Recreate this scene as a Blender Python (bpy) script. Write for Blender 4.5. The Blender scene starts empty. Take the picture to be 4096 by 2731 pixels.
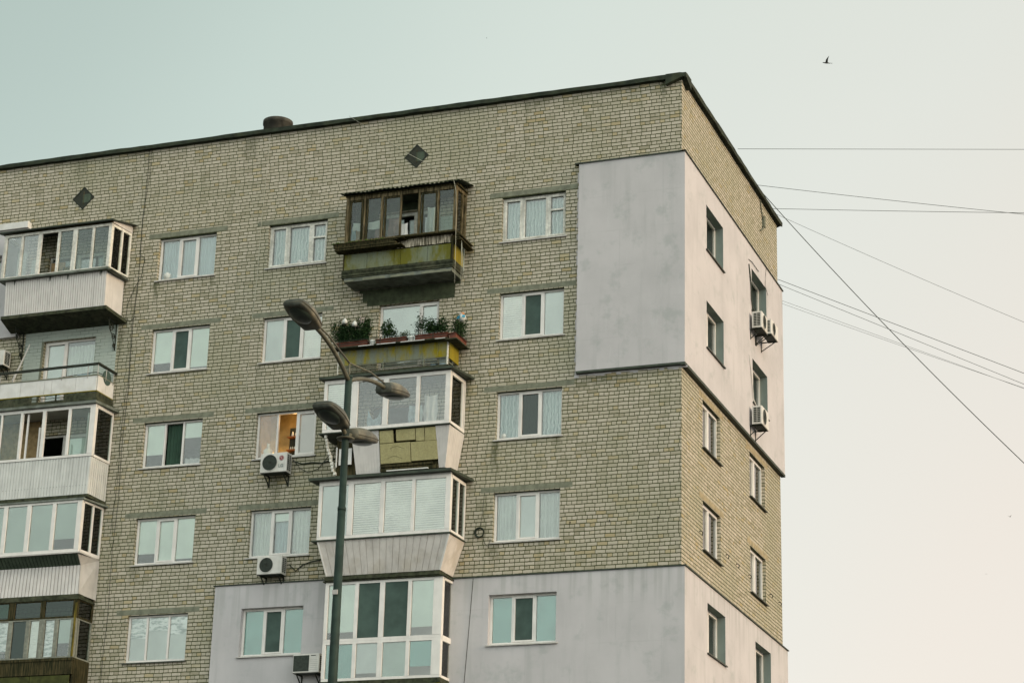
import bpy, math, random
from mathutils import Vector, Matrix
R = math.radians
random.seed(11)
sc = bpy.context.scene
C = sc.collection

# ------------------------------------------------------------------ camera
cam_d = bpy.data.cameras.new('camera'); cam = bpy.data.objects.new('camera', cam_d); C.objects.link(cam)
cam_d.sensor_width = 36; cam_d.lens = 77.09; cam_d.clip_end = 3000; cam_d.clip_start = 0.1
yaw, pit, rol = R(-20.6264), R(19.2273), R(1.5943)
fw = Vector((math.sin(yaw)*math.cos(pit), math.cos(yaw)*math.cos(pit), math.sin(pit)))
rr = Vector((math.cos(yaw), -math.sin(yaw), 0)); uu = rr.cross(fw)
r2 = math.cos(rol)*rr + math.sin(rol)*uu; u2 = -math.sin(rol)*rr + math.cos(rol)*uu
M = Matrix((r2, u2, -fw)).transposed().to_4x4(); M.translation = Vector((14.9524, -52.3464, 1.6071))
cam.matrix_world = M
sc.camera = cam

# ------------------------------------------------------------------ world: overcast evening sky, warmer and brighter low on the right
SUN_DIR = Vector((0.95, -0.09, 0.27)).normalized()
W = bpy.data.worlds.new('World'); sc.world = W; W.use_nodes = True
nt = W.node_tree; nt.nodes.clear()
def wn(t, **k):
    n = nt.nodes.new(t)
    for a, b in k.items(): setattr(n, a, b)
    return n
sky = wn('ShaderNodeTexSky', sky_type='NISHITA', sun_disc=False)
sky.sun_elevation = math.asin(SUN_DIR.z); sky.sun_rotation = math.atan2(SUN_DIR.x, SUN_DIR.y)
bg1 = wn('ShaderNodeBackground'); bg1.inputs[1].default_value = 0.05
hs = wn('ShaderNodeHueSaturation'); hs.inputs['Saturation'].default_value = .25
nt.links.new(sky.outputs[0], hs.inputs['Color']); nt.links.new(hs.outputs[0], bg1.inputs[0])
tc = wn('ShaderNodeTexCoord')
dot = wn('ShaderNodeVectorMath', operation='DOT_PRODUCT')
TL = Vector((-0.518, 0.726, 0.4526)); BR = Vector((-0.1227, 0.9757, 0.1815)); SV = (BR-TL)
dot.inputs[1].default_value = SV/SV.length_squared
nt.links.new(tc.outputs['Generated'], dot.inputs[0])
sub = wn('ShaderNodeMath', operation='SUBTRACT'); sub.inputs[1].default_value = TL.dot(SV)/SV.length_squared
nt.links.new(dot.outputs['Value'], sub.inputs[0])
nz = wn('ShaderNodeTexNoise'); nz.inputs['Scale'].default_value = 2.2; nz.inputs['Detail'].default_value = 3
nt.links.new(tc.outputs['Generated'], nz.inputs['Vector'])
nm = wn('ShaderNodeMath', operation='MULTIPLY_ADD'); nm.inputs[1].default_value = 0.25; nm.inputs[2].default_value = -0.125
nt.links.new(nz.outputs['Fac'], nm.inputs[0])
ad = wn('ShaderNodeMath', operation='ADD'); nt.links.new(sub.outputs[0], ad.inputs[0]); nt.links.new(nm.outputs[0], ad.inputs[1])
mr = wn('ShaderNodeMapRange'); mr.inputs['From Min'].default_value = -1.0; mr.inputs['From Max'].default_value = 2.0
nt.links.new(ad.outputs[0], mr.inputs['Value'])
ramp = wn('ShaderNodeValToRGB'); nt.links.new(mr.outputs[0], ramp.inputs[0])
def lin(r, g, b):
    return tuple(((c/255)/12.92 if c/255 <= .04045 else ((c/255+.055)/1.055)**2.4) for c in (r, g, b)) + (1,)
el = ramp.color_ramp.elements
el[0].position = 0; el[0].color = lin(150, 164, 153)
el[1].position = 1.0; el[1].color = lin(222, 199, 182)
for p, c in ((.333, (154, 173, 163)), (.40, (177, 193, 183)), (.48, (196, 206, 196)), (.56, (209, 211, 201)), (.64, (217, 208, 195))):
    e = el.new(p); e.color = lin(*c)
bg2 = wn('ShaderNodeBackground'); bg2.inputs[1].default_value = 0.96
nt.links.new(ramp.outputs[0], bg2.inputs[0])
# added glow in the unseen sky behind the camera, brightens the front wall
d2 = wn('ShaderNodeVectorMath', operation='DOT_PRODUCT'); d2.inputs[1].default_value = Vector((0.50, -0.80, 0.30)).normalized()
nt.links.new(tc.outputs['Generated'], d2.inputs[0])
m2 = wn('ShaderNodeMapRange', interpolation_type='SMOOTHSTEP'); m2.inputs['From Min'].default_value = 0.1; m2.inputs['From Max'].default_value = 1.0
m2.inputs['To Max'].default_value = 1.35
nt.links.new(d2.outputs['Value'], m2.inputs['Value'])
bg3 = wn('ShaderNodeBackground'); bg3.inputs[0].default_value = (.96, 1.0, .97, 1)
nt.links.new(m2.outputs[0], bg3.inputs[1])
a1 = wn('ShaderNodeAddShader'); a2 = wn('ShaderNodeAddShader'); out = wn('ShaderNodeOutputWorld')
nt.links.new(bg1.outputs[0], a1.inputs[0]); nt.links.new(bg2.outputs[0], a1.inputs[1])
nt.links.new(a1.outputs[0], a2.inputs[0]); nt.links.new(bg3.outputs[0], a2.inputs[1]); nt.links.new(a2.outputs[0], out.inputs[0])

sun_d = bpy.data.lights.new('sun', 'SUN'); sun = bpy.data.objects.new('sun', sun_d); C.objects.link(sun)
sun_d.energy = 2.0; sun_d.angle = R(18); sun_d.color = (1, .72, .42)
sun.rotation_euler = SUN_DIR.to_track_quat('Z', 'Y').to_euler(); sun.location = (60, -60, 60)
vs = sc.view_settings
vs.view_transform = 'Standard'; vs.look = 'None'; vs.exposure = 0.08; vs.gamma = 1; vs.use_curve_mapping = False
sc.cycles.max_bounces = 8; sc.cycles.transparent_max_bounces = 12

# ------------------------------------------------------------------ helpers
class NB:
    """tiny node builder"""
    def __init__(s, name):
        s.m = bpy.data.materials.new(name); s.m.use_nodes = True; s.t = s.m.node_tree; s.t.nodes.clear()
    def n(s, t, **k):
        x = s.t.nodes.new(t)
        for a, b in k.items(): setattr(x, a, b)
        return x
    def put(s, sock, v):
        if v is None: return
        if hasattr(v, 'is_output'): s.t.links.new(v, sock)
        else: sock.default_value = v
    def ma(s, op, a, b=None, c=None, clamp=False):
        x = s.n('ShaderNodeMath', operation=op, use_clamp=clamp)
        for i, v in enumerate((a, b, c)):
            if v is not None: s.put(x.inputs[i], v)
        return x.outputs[0]
    def pos(s):
        g = s.n('ShaderNodeNewGeometry'); sx = s.n('ShaderNodeSeparateXYZ'); s.t.links.new(g.outputs['Position'], sx.inputs[0])
        return g.outputs['Position'], sx.outputs[0], sx.outputs[1], sx.outputs[2]
    def comb(s, a, b, c=0.0):
        x = s.n('ShaderNodeCombineXYZ')
        for i, v in enumerate((a, b, c)): s.put(x.inputs[i], v)
        return x.outputs[0]
    def noise(s, vec, scale, det=3, rough=.55):
        x = s.n('ShaderNodeTexNoise'); s.put(x.inputs['Vector'], vec)
        x.inputs['Scale'].default_value = scale; x.inputs['Detail'].default_value = det; x.inputs['Roughness'].default_value = rough
        return x.outputs['Fac']
    def smooth(s, v, a, b, lo=0., hi=1.):
        x = s.n('ShaderNodeMapRange', interpolation_type='SMOOTHSTEP')
        s.put(x.inputs['Value'], v); x.inputs['From Min'].default_value = a; x.inputs['From Max'].default_value = b
        x.inputs['To Min'].default_value = lo; x.inputs['To Max'].default_value = hi
        return x.outputs[0]
    def mix(s, f, a, b, mode='MIX'):
        x = s.n('ShaderNodeMix', data_type='RGBA', blend_type=mode)
        s.put(x.inputs[0], f); s.put(x.inputs[6], a); s.put(x.inputs[7], b)
        return x.outputs[2]
    def ramp(s, f, stops):
        x = s.n('ShaderNodeValToRGB'); s.put(x.inputs[0], f); e = x.color_ramp.elements
        e[0].position, e[0].color = stops[0]; e[1].position, e[1].color = stops[-1]
        for p, c in stops[1:-1]: q = e.new(p); q.color = c
        return x.outputs[0]
    def done(s, col, rough=.8, bump=None, bd=.02, bs=.6, metal=0., spec=.3, trans=None):
        p = s.n('ShaderNodeBsdfPrincipled'); s.put(p.inputs['Base Color'], col); s.put(p.inputs['Roughness'], rough)
        p.inputs['Metallic'].default_value = metal; p.inputs['Specular IOR Level'].default_value = spec
        if bump is not None:
            b = s.n('ShaderNodeBump'); b.inputs['Distance'].default_value = bd; b.inputs['Strength'].default_value = bs
            s.put(b.inputs['Height'], bump); s.t.links.new(b.outputs[0], p.inputs['Normal'])
        o = s.n('ShaderNodeOutputMaterial'); s.t.links.new(p.outputs[0], o.inputs[0])
        return s.m

def c4(r, g, b): return (r, g, b, 1)
def mul(c, k): return (c[0]*k, c[1]*k, c[2]*k, 1)

def mat_plain(name, col, rough=.7, var=.18, scale=6., streak=0., bump=.3, metal=0., dirt=None, dirtamt=0., spec=.3):
    b = NB(name); P, x, y, z = b.pos()
    n1 = b.noise(P, scale, 4); f = b.smooth(n1, .3, .7)
    c = b.mix(f, mul(col, 1-var), mul(col, 1+var))
    if streak:
        v = b.comb(b.ma('MULTIPLY', x, 9.), b.ma('MULTIPLY', y, 9.), b.ma('MULTIPLY', z, .7))
        n2 = b.noise(v, 1.0, 3); c = b.mix(b.smooth(n2, .45, .75, 0, streak), c, mul(col, .45))
    if dirtamt:
        n3 = b.noise(P, 2.3, 5); c = b.mix(b.smooth(n3, .45, .7, 0, dirtamt), c, dirt)
    return b.done(c, rough, b.noise(P, scale*6, 3), .004, bump, metal, spec)

def mat_brick():
    b = NB('brick'); P, x, y, z = b.pos()
    wob = b.ma('MULTIPLY', b.ma('SUBTRACT', b.noise(P, 11., 3), .5), .028)
    wob2 = b.ma('MULTIPLY', b.ma('SUBTRACT', b.noise(b.comb(y, z, x), 2., 2), .5), .03)
    wob3 = b.ma('MULTIPLY', b.ma('SUBTRACT', b.noise(P, 30., 1), .5), .012)
    H = .1037
    v = b.ma('DIVIDE', b.ma('ADD', b.ma('ADD', z, b.ma('ADD', wob, wob2)), .04), H)
    row = b.ma('FLOOR', v); fv = b.ma('FRACT', v)
    par = b.ma('FRACT', b.ma('MULTIPLY', row, .5)); par = b.ma('GREATER_THAN', par, .25)
    wr = b.n('ShaderNodeTexWhiteNoise', noise_dimensions='1D'); b.put(wr.inputs['W'], row)
    L = b.ma('MULTIPLY_ADD', par, -.1405, .281)
    off = b.ma('MULTIPLY', wr.outputs['Value'], .09)
    ulen = b.ma('ADD', b.ma('ADD', b.ma('ADD', x, y), off), wob3)
    u = b.ma('DIVIDE', ulen, L); col = b.ma('FLOOR', u); fu = b.ma('FRACT', u)
    du = b.ma('MULTIPLY', b.ma('MINIMUM', fu, b.ma('SUBTRACT', 1., fu)), b.ma('MULTIPLY', L, 1.5))
    dv = b.ma('MULTIPLY', b.ma('MINIMUM', fv, b.ma('SUBTRACT', 1., fv)), H)
    r = .026
    qx = b.ma('MAXIMUM', b.ma('SUBTRACT', r, du), 0.); qy = b.ma('MAXIMUM', b.ma('SUBTRACT', r, dv), 0.)
    d = b.ma('SUBTRACT', r, b.ma('SQRT', b.ma('ADD', b.ma('MULTIPLY', qx, qx), b.ma('MULTIPLY', qy, qy))))
    mask = b.smooth(d, .0088, .0155)
    wn_ = b.n('ShaderNodeTexWhiteNoise', noise_dimensions='3D'); b.put(wn_.inputs['Vector'], b.comb(col, row, 3.3))
    rc = b.ramp(wn_.outputs['Value'], [(0, c4(.29, .26, .18)), (.06, c4(.33, .295, .215)), (.16, c4(.38, .342, .258)), (.35, c4(.42, .375, .29)), (.75, c4(.45, .40, .315)),
                                      (.91, c4(.485, .43, .345)), (.95, c4(.42, .35, .215)), (1, c4(.36, .285, .155))])
    big = b.noise(P, .35, 5); rc = b.mix(b.smooth(big, .42, .66, 0, .7), rc, c4(.34, .32, .225))
    fine = b.noise(P, 60, 3); rc = b.mix(b.smooth(fine, .4, .75, 0, .4), rc, c4(.33, .31, .24))
    # rain streaks from the coping and below sills
    sv = b.comb(b.ma('MULTIPLY', b.ma('ADD', x, y), 3.2), 0., b.ma('MULTIPLY', z, .22)); st = b.noise(sv, 1., 4)
    rc = b.mix(b.smooth(st, .56, .78, 0, .55), rc, c4(.20, .20, .13))
    fx = b.ma('ADD', x, b.ma('MULTIPLY', b.ma('SUBTRACT', b.noise(P, 3.5, 3), .5), .25)); vf = b.smooth(b.noise(P, 9, 3), .3, .6, .25, 1.)
    for sx, zt, ln, wd_, am in ((-15.88, 24.0, .9, .10, .8), (-14.05, 24.0, .7, .12, .4), (-5.15, 18.35, 1.3, .16, .75), (-3.4, 18.3, .5, .2, .4), (-.52, 28.25, .75, .10, .85), (-1.4, 28.25, .4, .3, .4), (-12.3, 21.1, .6, .15, .4),
                               (-5.1, 15.5, .8, .18, .45), (-15.8, 15.5, .7, .2, .4), (-10.5, 24.0, .8, .1, .35), (-8.0, 23.0, .9, 1.7, .75), (-18.8, 28.2, .8, .3, .35), (-11.6, 17.8, 1.4, .25, .5), (-16.9, 22.6, 1.2, .12, .6), (-6.0, 20.3, 1.5, .22, .55), (-4.2, 28.2, .5, .5, .35), (-13.1, 28.2, 1.1, .3, .45), (-2.2, 19.9, .45, 1.1, .45)):
        hx = b.smooth(b.ma('ABSOLUTE', b.ma('SUBTRACT', fx, sx)), wd_, wd_*.35); vz = b.ma('MULTIPLY', b.smooth(z, zt-ln, zt-ln*.15), b.ma('LESS_THAN', z, zt+.02))
        rc = b.mix(b.ma('MULTIPLY', b.ma('MULTIPLY', hx, vz), b.ma('MULTIPLY', vf, am)), rc, c4(.06, .07, .035))
    mort = b.mix(b.noise(P, 4, 3), c4(.030, .038, .016), c4(.105, .108, .05))
    colr = b.mix(mask, mort, rc)
    hgt = b.ma('ADD', mask, b.ma('MULTIPLY', fine, .15))
    return b.done(colr, .9, hgt, .012, .8, spec=.15)

def mat_plaster():
    b = NB('plaster'); P, x, y, z = b.pos()
    c = b.mix(b.smooth(b.noise(P, .7, 5), .3, .75), c4(.485, .462, .458), c4(.42, .402, .398))
    sv = b.comb(b.ma('MULTIPLY', b.ma('ADD', x, y), 3.), 0., b.ma('MULTIPLY', z, .3))
    c = b.mix(b.smooth(b.noise(sv, 1., 4), .5, .8, 0, .4), c, c4(.29, .295, .28))
    c = b.mix(b.smooth(b.noise(sv, 3.2, 3), .56, .75, 0, .35), c, c4(.50, .49, .48))
    c = b.mix(b.smooth(b.noise(P, 1.7, 5, .65), .52, .72, 0, .6), c, c4(.33, .34, .325))
    jz = b.ma('ABSOLUTE', b.ma('SUBTRACT', b.ma('FRACT', b.ma('DIVIDE', z, 1.02)), .5)); jx = b.ma('ABSOLUTE', b.ma('SUBTRACT', b.ma('FRACT', b.ma('DIVIDE', b.ma('ADD', x, y), 1.21)), .5))
    c = b.mix(b.ma('MULTIPLY', b.smooth(b.ma('MINIMUM', jz, jx), .022, .0), b.smooth(b.noise(P, .9, 3), .45, .6, 0, .16)), c, c4(.27, .275, .26))
    # drip marks under the top edge of the lower coat
    dv = b.comb(b.ma('MULTIPLY', b.ma('ADD', x, y), 5.), 0., b.ma('MULTIPLY', z, .15)); dn = b.noise(dv, 1., 2)
    band = b.ma('MULTIPLY', b.smooth(z, 13.3, 14.6), b.smooth(z, 14.8, 14.7))
    c = b.mix(b.ma('MULTIPLY', band, b.smooth(dn, .45, .6, 0, .28)), c, c4(.24, .25, .22))
    return b.done(c, .9, b.noise(P, 45, 3), .004, .5, spec=.15)

def mat_glass(name, tint, gl=.22, rough=.02, gcol=(1, 1, .98)):
    b = NB(name); P, x, y, z = b.pos()
    tr = b.n('ShaderNodeBsdfTransparent'); tr.inputs[0].default_value = c4(*tint)
    g = b.n('ShaderNodeBsdfGlossy'); g.inputs[0].default_value = c4(*gcol); g.inputs['Roughness'].default_value = rough
    bp = b.n('ShaderNodeBump'); bp.inputs['Distance'].default_value = .02; bp.inputs['Strength'].default_value = .2
    b.put(bp.inputs['Height'], b.noise(P, 1.6, 1)); b.t.links.new(bp.outputs[0], g.inputs['Normal'])
    fr = b.n('ShaderNodeFresnel'); fr.inputs[0].default_value = 1.5
    f = b.ma('MULTIPLY_ADD', fr.outputs[0], 1.3, gl-.05, clamp=True)
    mx = b.n('ShaderNodeMixShader'); b.put(mx.inputs[0], f); b.t.links.new(tr.outputs[0], mx.inputs[1]); b.t.links.new(g.outputs[0], mx.inputs[2])
    o = b.n('ShaderNodeOutputMaterial'); b.t.links.new(mx.outputs[0], o.inputs[0]); return b.m

def mat_slats(name, col, pitch, dark=.7, axis='z'):
    b = NB(name); P, x, y, z = b.pos()
    v = z if axis == 'z' else b.ma('ADD', x, y)
    s = b.ma('SINE', b.ma('MULTIPLY', v, 2*math.pi/pitch))
    n = b.smooth(b.noise(P, 1.4, 3), .35, .65)
    k = b.smooth(s, -.9, .9); k = b.ma('MULTIPLY', k, b.ma('MULTIPLY_ADD', n, .8, .2))
    return b.done(b.mix(k, col, mul(col, dark)), .7, s, .006, .6)

def mat_lace(name, a, c_):
    b = NB(name); P, x, y, z = b.pos()
    vo = b.n('ShaderNodeTexVoronoi'); vo.inputs['Scale'].default_value = 7; b.put(vo.inputs['Vector'], P)
    w = b.n('ShaderNodeTexWave'); w.inputs['Scale'].default_value = 5.; w.inputs['Distortion'].default_value = 7; w.inputs['Detail'].default_value = 2; b.put(w.inputs['Vector'], P)
    fold = b.smooth(b.ma('SINE', b.ma('ADD', b.ma('MULTIPLY', b.ma('ADD', x, y), 62.), b.ma('MULTIPLY', b.noise(P, 2.5, 2), 9.))), -1., 1., 0, .65)
    lowz = b.smooth(b.ma('FRACT', b.ma('DIVIDE', b.ma('SUBTRACT', z, .9), 2.83)), .62, .35)
    f = b.ma('ADD', fold, b.ma('MULTIPLY', b.ma('MULTIPLY', b.smooth(w.outputs['Fac'], .45, .9), .45), lowz), clamp=True)
    return b.done(b.mix(f, a, c_), .9)

def mat_panelstain(name, a, c_, dark, sx=2.2, off=0.):
    """weathered asbestos sheet: lichen-yellow runs over grey"""
    b = NB(name); P, x, y, z = b.pos()
    s = b.ma('ADD', b.ma('ADD', x, y), off)
    v = b.comb(b.ma('MULTIPLY', s, sx), 0., b.ma('MULTIPLY', z, .9))
    f = b.smooth(b.noise(v, 1.1, 5, .65), .40, .62)
    c = b.mix(f, a, c_)
    v2 = b.comb(b.ma('MULTIPLY', s, 9.), 0., b.ma('MULTIPLY', z, 1.1))
    c = b.mix(b.smooth(b.noise(v2, 1., 3), .5, .8, 0, .6), c, dark)
    c = b.mix(b.smooth(b.noise(P, 30, 3), .5, .8, 0, .35), c, dark)
    return b.done(c, .9, b.noise(P, 40, 2), .004, .5, spec=.1)

def mat_wood(name, a, c_, spec=.1):
    b = NB(name); P, x, y, z = b.pos()
    v = b.comb(b.ma('MULTIPLY', x, 26.), b.ma('MULTIPLY', y, 26.), b.ma('MULTIPLY', z, 2.2))
    f = b.smooth(b.noise(v, 1., 4, .6), .35, .7)
    c = b.mix(f, a, c_); c = b.mix(b.smooth(b.noise(P, 2.2, 4), .5, .75, 0, .6), c, mul(a, .5))
    return b.done(c, .9, f, .006, .7, spec=spec)

def mat_emit(name, col, st):
    b = NB(name); e = b.n('ShaderNodeEmission'); e.inputs[0].default_value = col; e.inputs[1].default_value = st
    o = b.n('ShaderNodeOutputMaterial'); b.t.links.new(e.outputs[0], o.inputs[0]); return b.m

MT = dict(
 greyframe=mat_plain('dull_grey_frame', c4(.20, .205, .165), .8, .25, 12, .4, .4),
 sidelintel=mat_plain('tan_lintel', c4(.30, .25, .15), .95, .2, 5, .25, .8),
 reveal=mat_plain('shaded_reveal', c4(.17, .205, .185), .85, .08, 2, .1, .2),  # jamb shade put into the colour, darker than the panel plaster
 greendark=mat_plain('dim_room_green', c4(.028, .06, .038), .9, .15, 3, 0, 0),  # sheet in an open sash; the room's dimness is in its colour
 olive=mat_plain('dark_olive_board', c4(.045, .05, .012), .9, .4, 4, .4, .3),
 brick=mat_brick(), plaster=mat_plaster(),
 pvc=mat_plain('white_pvc', c4(.66, .63, .585), .45, .06, 3, .15, .05),
 pvcgrey=mat_plain('grey_pvc', c4(.42, .40, .37), .5, .08, 3, .25, .05),
 oldwhite=mat_plain('old_white_paint', c4(.64, .62, .55), .7, .15, 14, .5, .4, dirt=c4(.16, .15, .10), dirtamt=.35),
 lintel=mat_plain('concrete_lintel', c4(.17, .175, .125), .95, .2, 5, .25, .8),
 darklintel=mat_plain('dirty_shaded_concrete', c4(.045, .055, .03), .95, .35, 4, .3, .8),  # real dirt on lintels; on balcony inner walls it stands for shade
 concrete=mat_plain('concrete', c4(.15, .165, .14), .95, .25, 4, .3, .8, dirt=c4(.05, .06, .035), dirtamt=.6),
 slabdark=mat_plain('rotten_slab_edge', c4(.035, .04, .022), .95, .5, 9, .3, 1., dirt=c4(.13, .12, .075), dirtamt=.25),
 tar=mat_plain('bitumen_felt', c4(.022, .030, .018), .85, .4, 5, .2, .8, dirt=c4(.07, .07, .03), dirtamt=.3),
 flash=mat_plain('dark_metal_flashing', c4(.035, .045, .03), .6, .3, 5, 0, .2),
 sill=mat_plain('sheet_metal_sill', c4(.46, .44, .40), .5, .12, 6, .3, .2, dirt=c4(.2, .18, .12), dirtamt=.3),
 darksill=mat_plain('dark_sill', c4(.05, .055, .04), .6, .3, 6, 0, .2),
 rust=mat_plain('rusty_drum', c4(.045, .042, .032), .85, .4, 5, .4, .8),
 iron=mat_plain('black_iron', c4(.018, .022, .014), .7, .4, 20, 0, .3),
 cable=mat_plain('cable', c4(.02, .028, .018), .7, .2, 5, 0, 0),
 palecord=mat_plain('pale_cord', c4(.40, .39, .31), .8, .1, 5, 0, 0),
 glass=mat_glass('window_glass', (.955, .975, .968), .085),
 glassdark=mat_glass('dark_glass', (.40, .52, .47), .05),
 glassbalcony=mat_glass('balcony_glass', (.84, .89, .87), .02),
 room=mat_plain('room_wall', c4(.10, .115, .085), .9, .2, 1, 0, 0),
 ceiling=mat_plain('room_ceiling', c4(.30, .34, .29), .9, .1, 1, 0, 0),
 blind=mat_slats('roller_blind', c4(.88, .88, .80), .05, .93),
 blindmint=mat_plain('mint_blind', c4(.70, .77, .67), .8, .08, 1.1, 0, .1),
 blindgrey=mat_plain('grey_blind', c4(.60, .63, .585), .8, .08, 1.1, 0, .1),
 blindteal=mat_plain('teal_blind', c4(.20, .42, .365), .8, .08, 1.5, 0, .1),
 slats=mat_slats('slatted_blind', c4(.93, .90, .82), .062, .60),
 slatsteal=mat_slats('green_slatted_blind', c4(.46, .56, .48), .03, .8),
 curtain=mat_slats('pleated_curtain', c4(.58, .62, .56), .11, .72, 'x'),
 curtainblue=mat_slats('blue_grey_curtain', c4(.40, .50, .50), .09, .80, 'x'),
 lace=mat_lace('lace_curtain', c4(.15, .26, .235), c4(.56, .64, .60)),
 lacedark=mat_lace('dark_lace', c4(.035, .09, .065), c4(.13, .21, .165)),
 mesh=mat_plain('insect_screen', c4(.050, .080, .066), .8, .2, 2, 0, .1),
 pinkpane=mat_plain('frosted_pink', c4(.50, .43, .38), .5, .05, 2, 0, .05),
 wood=mat_wood('weathered_wood', c4(.035, .03, .014), c4(.19, .15, .085)),
 wooddark=mat_wood('dark_wood', c4(.016, .018, .008), c4(.075, .06, .028)),
 plank=mat_wood('peeling_plank', c4(.05, .045, .025), c4(.62, .55, .43)),
 yellowwood=mat_wood('yellow_boards', c4(.06, .05, .012), c4(.20, .15, .03)),
 moss=mat_plain('moss', c4(.05, .085, .012), 1., .5, 14, 0, 1.),
 panelA=mat_panelstain('stained_sheet', c4(.165, .185, .125), c4(.125, .12, .02), c4(.035, .045, .016)),
 panelB=mat_panelstain('lichen_sheet', c4(.17, .185, .14), c4(.235, .19, .012), c4(.05, .065, .03), 2.4, 3.1),
 panelY=mat_panelstain('yellow_sheet', c4(.25, .20, .02), c4(.19, .155, .02), c4(.12, .11, .04)),
 panelW=mat_plain('white_sheet', c4(.60, .585, .555), .6, .06, 4, .12, .1, dirt=c4(.3, .27, .17), dirtamt=.2),
 clad=mat_plain('white_cladding', c4(.56, .53, .495), .5, .06, 3, .25, .1),
 cladbeige=mat_plain('beige_cladding', c4(.55, .51, .465), .6, .08, 3, .3, .1, dirt=c4(.28, .22, .13), dirtamt=.3),
 cladgrey=mat_plain('grey_cladding', c4(.55, .55, .515), .5, .06, 3, .3, .1),
 gap=mat_plain('board_gap', c4(.05, .06, .045), .9, .1, 3, 0, 0),
 soffit=mat_plain('dark_green_soffit', c4(.055, .075, .05), .8, .2, 5, 0, .1),
 foam=mat_plain('insulation_foam', c4(.37, .33, .165), .95, .12, 22, .15, 1., dirt=c4(.25, .22, .09), dirtamt=.3),
 foil=None,
 acwhite=mat_plain('ac_enamel', c4(.58, .56, .51), .45, .06, 6, .2, .05, dirt=c4(.3, .25, .15), dirtamt=.2),
 acdark=mat_plain('ac_grille', c4(.025, .032, .024), .6, .3, 20, 0, .2),
 lampgrey=mat_plain('lamp_housing', c4(.06, .064, .05), .5, .3, 9, .3, .2, dirt=c4(.34, .29, .19), dirtamt=.55),
 lamplens=mat_plain('dusty_lamp_lens', c4(.026, .036, .026), .3, .45, 8, 0, .1, spec=.5),
 pole=mat_plain('painted_pole', c4(.018, .032, .025), .6, .3, 5, .3, .2, spec=.15),
 arm=mat_plain('lamp_arm', c4(.095, .09, .06), .5, .25, 9, .3, .2),
 teal=mat_plain('petrol_sash', c4(.05, .10, .09), .6, .2, 5, 0, 0),
 terracotta=mat_plain('planter_plastic', c4(.115, .035, .02), .7, .25, 6, .3, .2),
 pot=mat_plain('white_pot', c4(.52, .53, .49), .5, .1, 9, .1, .1),
 leaf=mat_plain('leaf', c4(.028, .062, .022), .8, .45, 12, 0, 0, spec=.1),
 leafpale=mat_plain('pale_leaf', c4(.09, .13, .04), .7, .4, 12, 0, 0),
 stem=mat_plain('stem', c4(.06, .09, .035), .8, .2, 12, 0, 0),
 flower=mat_plain('pale_flower', c4(.40, .34, .32), .8, .15, 20, 0, 0),
 cloth=mat_plain('white_cloth', c4(.60, .58, .54), .9, .08, 5, .1, .2),
 clothblue=mat_plain('pale_blue_cloth', c4(.30, .38, .40), .9, .2, 8, .1, .2),
 brownboard=mat_plain('brown_cloth', c4(.33, .22, .11), .9, .2, 8, .2, .2),
 pinkcloth=mat_plain('faded_pink_cloth', c4(.26, .17, .15), .9, .2, 8, .2, .2),
 blue=mat_plain('blue_glaze', c4(.02, .22, .34), .4, .2, 9, 0, 0),
 orange=mat_plain('rusty_orange', c4(.40, .16, .05), .6, .3, 20, 0, 0),
 paintwall=None,
 logo=mat_plain('logo_red', c4(.25, .045, .05), .5, .1, 5, 0, 0),
 logogrey=mat_plain('logo_grey', c4(.16, .19, .17), .5, .1, 5, 0, 0),
 warmwall=mat_plain('warm_room_wall', c4(.36, .26, .11), .8, .2, 4, 0, .1),
 shelfwood=mat_plain('shelf_wood', c4(.30, .11, .03), .6, .2, 8, 0, .1),
 cabinet=mat_plain('dark_cabinet', c4(.02, .022, .012), .6, .2, 8, 0, .1),
 bottle=mat_plain('pale_bottle', c4(.75, .72, .6), .3, .1, 8, 0, 0),
 bulb=mat_emit('bulb', c4(1, .72, .38), 60.),
 ground=mat_plain('asphalt', c4(.055, .055, .052), .95, .25, .4, 0, .5),
 bird=mat_plain('bird_feathers', c4(.06, .06, .055), .9, .2, 9, 0, 0),
 roof=mat_plain('roof_felt', c4(.05, .055, .045), .9, .2, 2, 0, .5),
)
def mk_foil():
    b = NB('crumpled_foil'); P, x, y, z = b.pos()
    v = b.comb(b.ma('MULTIPLY', x, .5), y, b.ma('MULTIPLY', z, 1.6))
    n = b.noise(v, 9, 4, .7)
    return b.done(b.mix(b.smooth(n, .40, .56), c4(.40, .46, .42), c4(.96, .97, .93)), .4, n, .05, 1., metal=.15)
MT['foil'] = mk_foil()
def mk_paintwall():
    b = NB('whitewashed_brick'); P, x, y, z = b.pos()
    H = .1037; v = b.ma('DIVIDE', z, H); row = b.ma('FLOOR', v); fv = b.ma('FRACT', v)
    off = b.ma('MULTIPLY', b.ma('FRACT', b.ma('MULTIPLY', row, .5)), .28)
    u = b.ma('DIVIDE', b.ma('ADD', b.ma('ADD', x, y), off), .281); fu = b.ma('FRACT', u)
    m = b.ma('MULTIPLY', b.smooth(b.ma('MINIMUM', fv, b.ma('SUBTRACT', 1., fv)), .03, .10), b.smooth(b.ma('MINIMUM', fu, b.ma('SUBTRACT', 1., fu)), .012, .04))
    wear = b.smooth(b.noise(P, 1.6, 4), .35, .65)
    k = b.ma('MULTIPLY', b.ma('SUBTRACT', 1., m), b.ma('MULTIPLY_ADD', wear, .8, .1))
    c = b.mix(k, c4(.36, .40, .35), c4(.10, .13, .10))
    return b.done(c, .9, m, .008, .6)
MT['paintwall'] = mk_paintwall()

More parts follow.
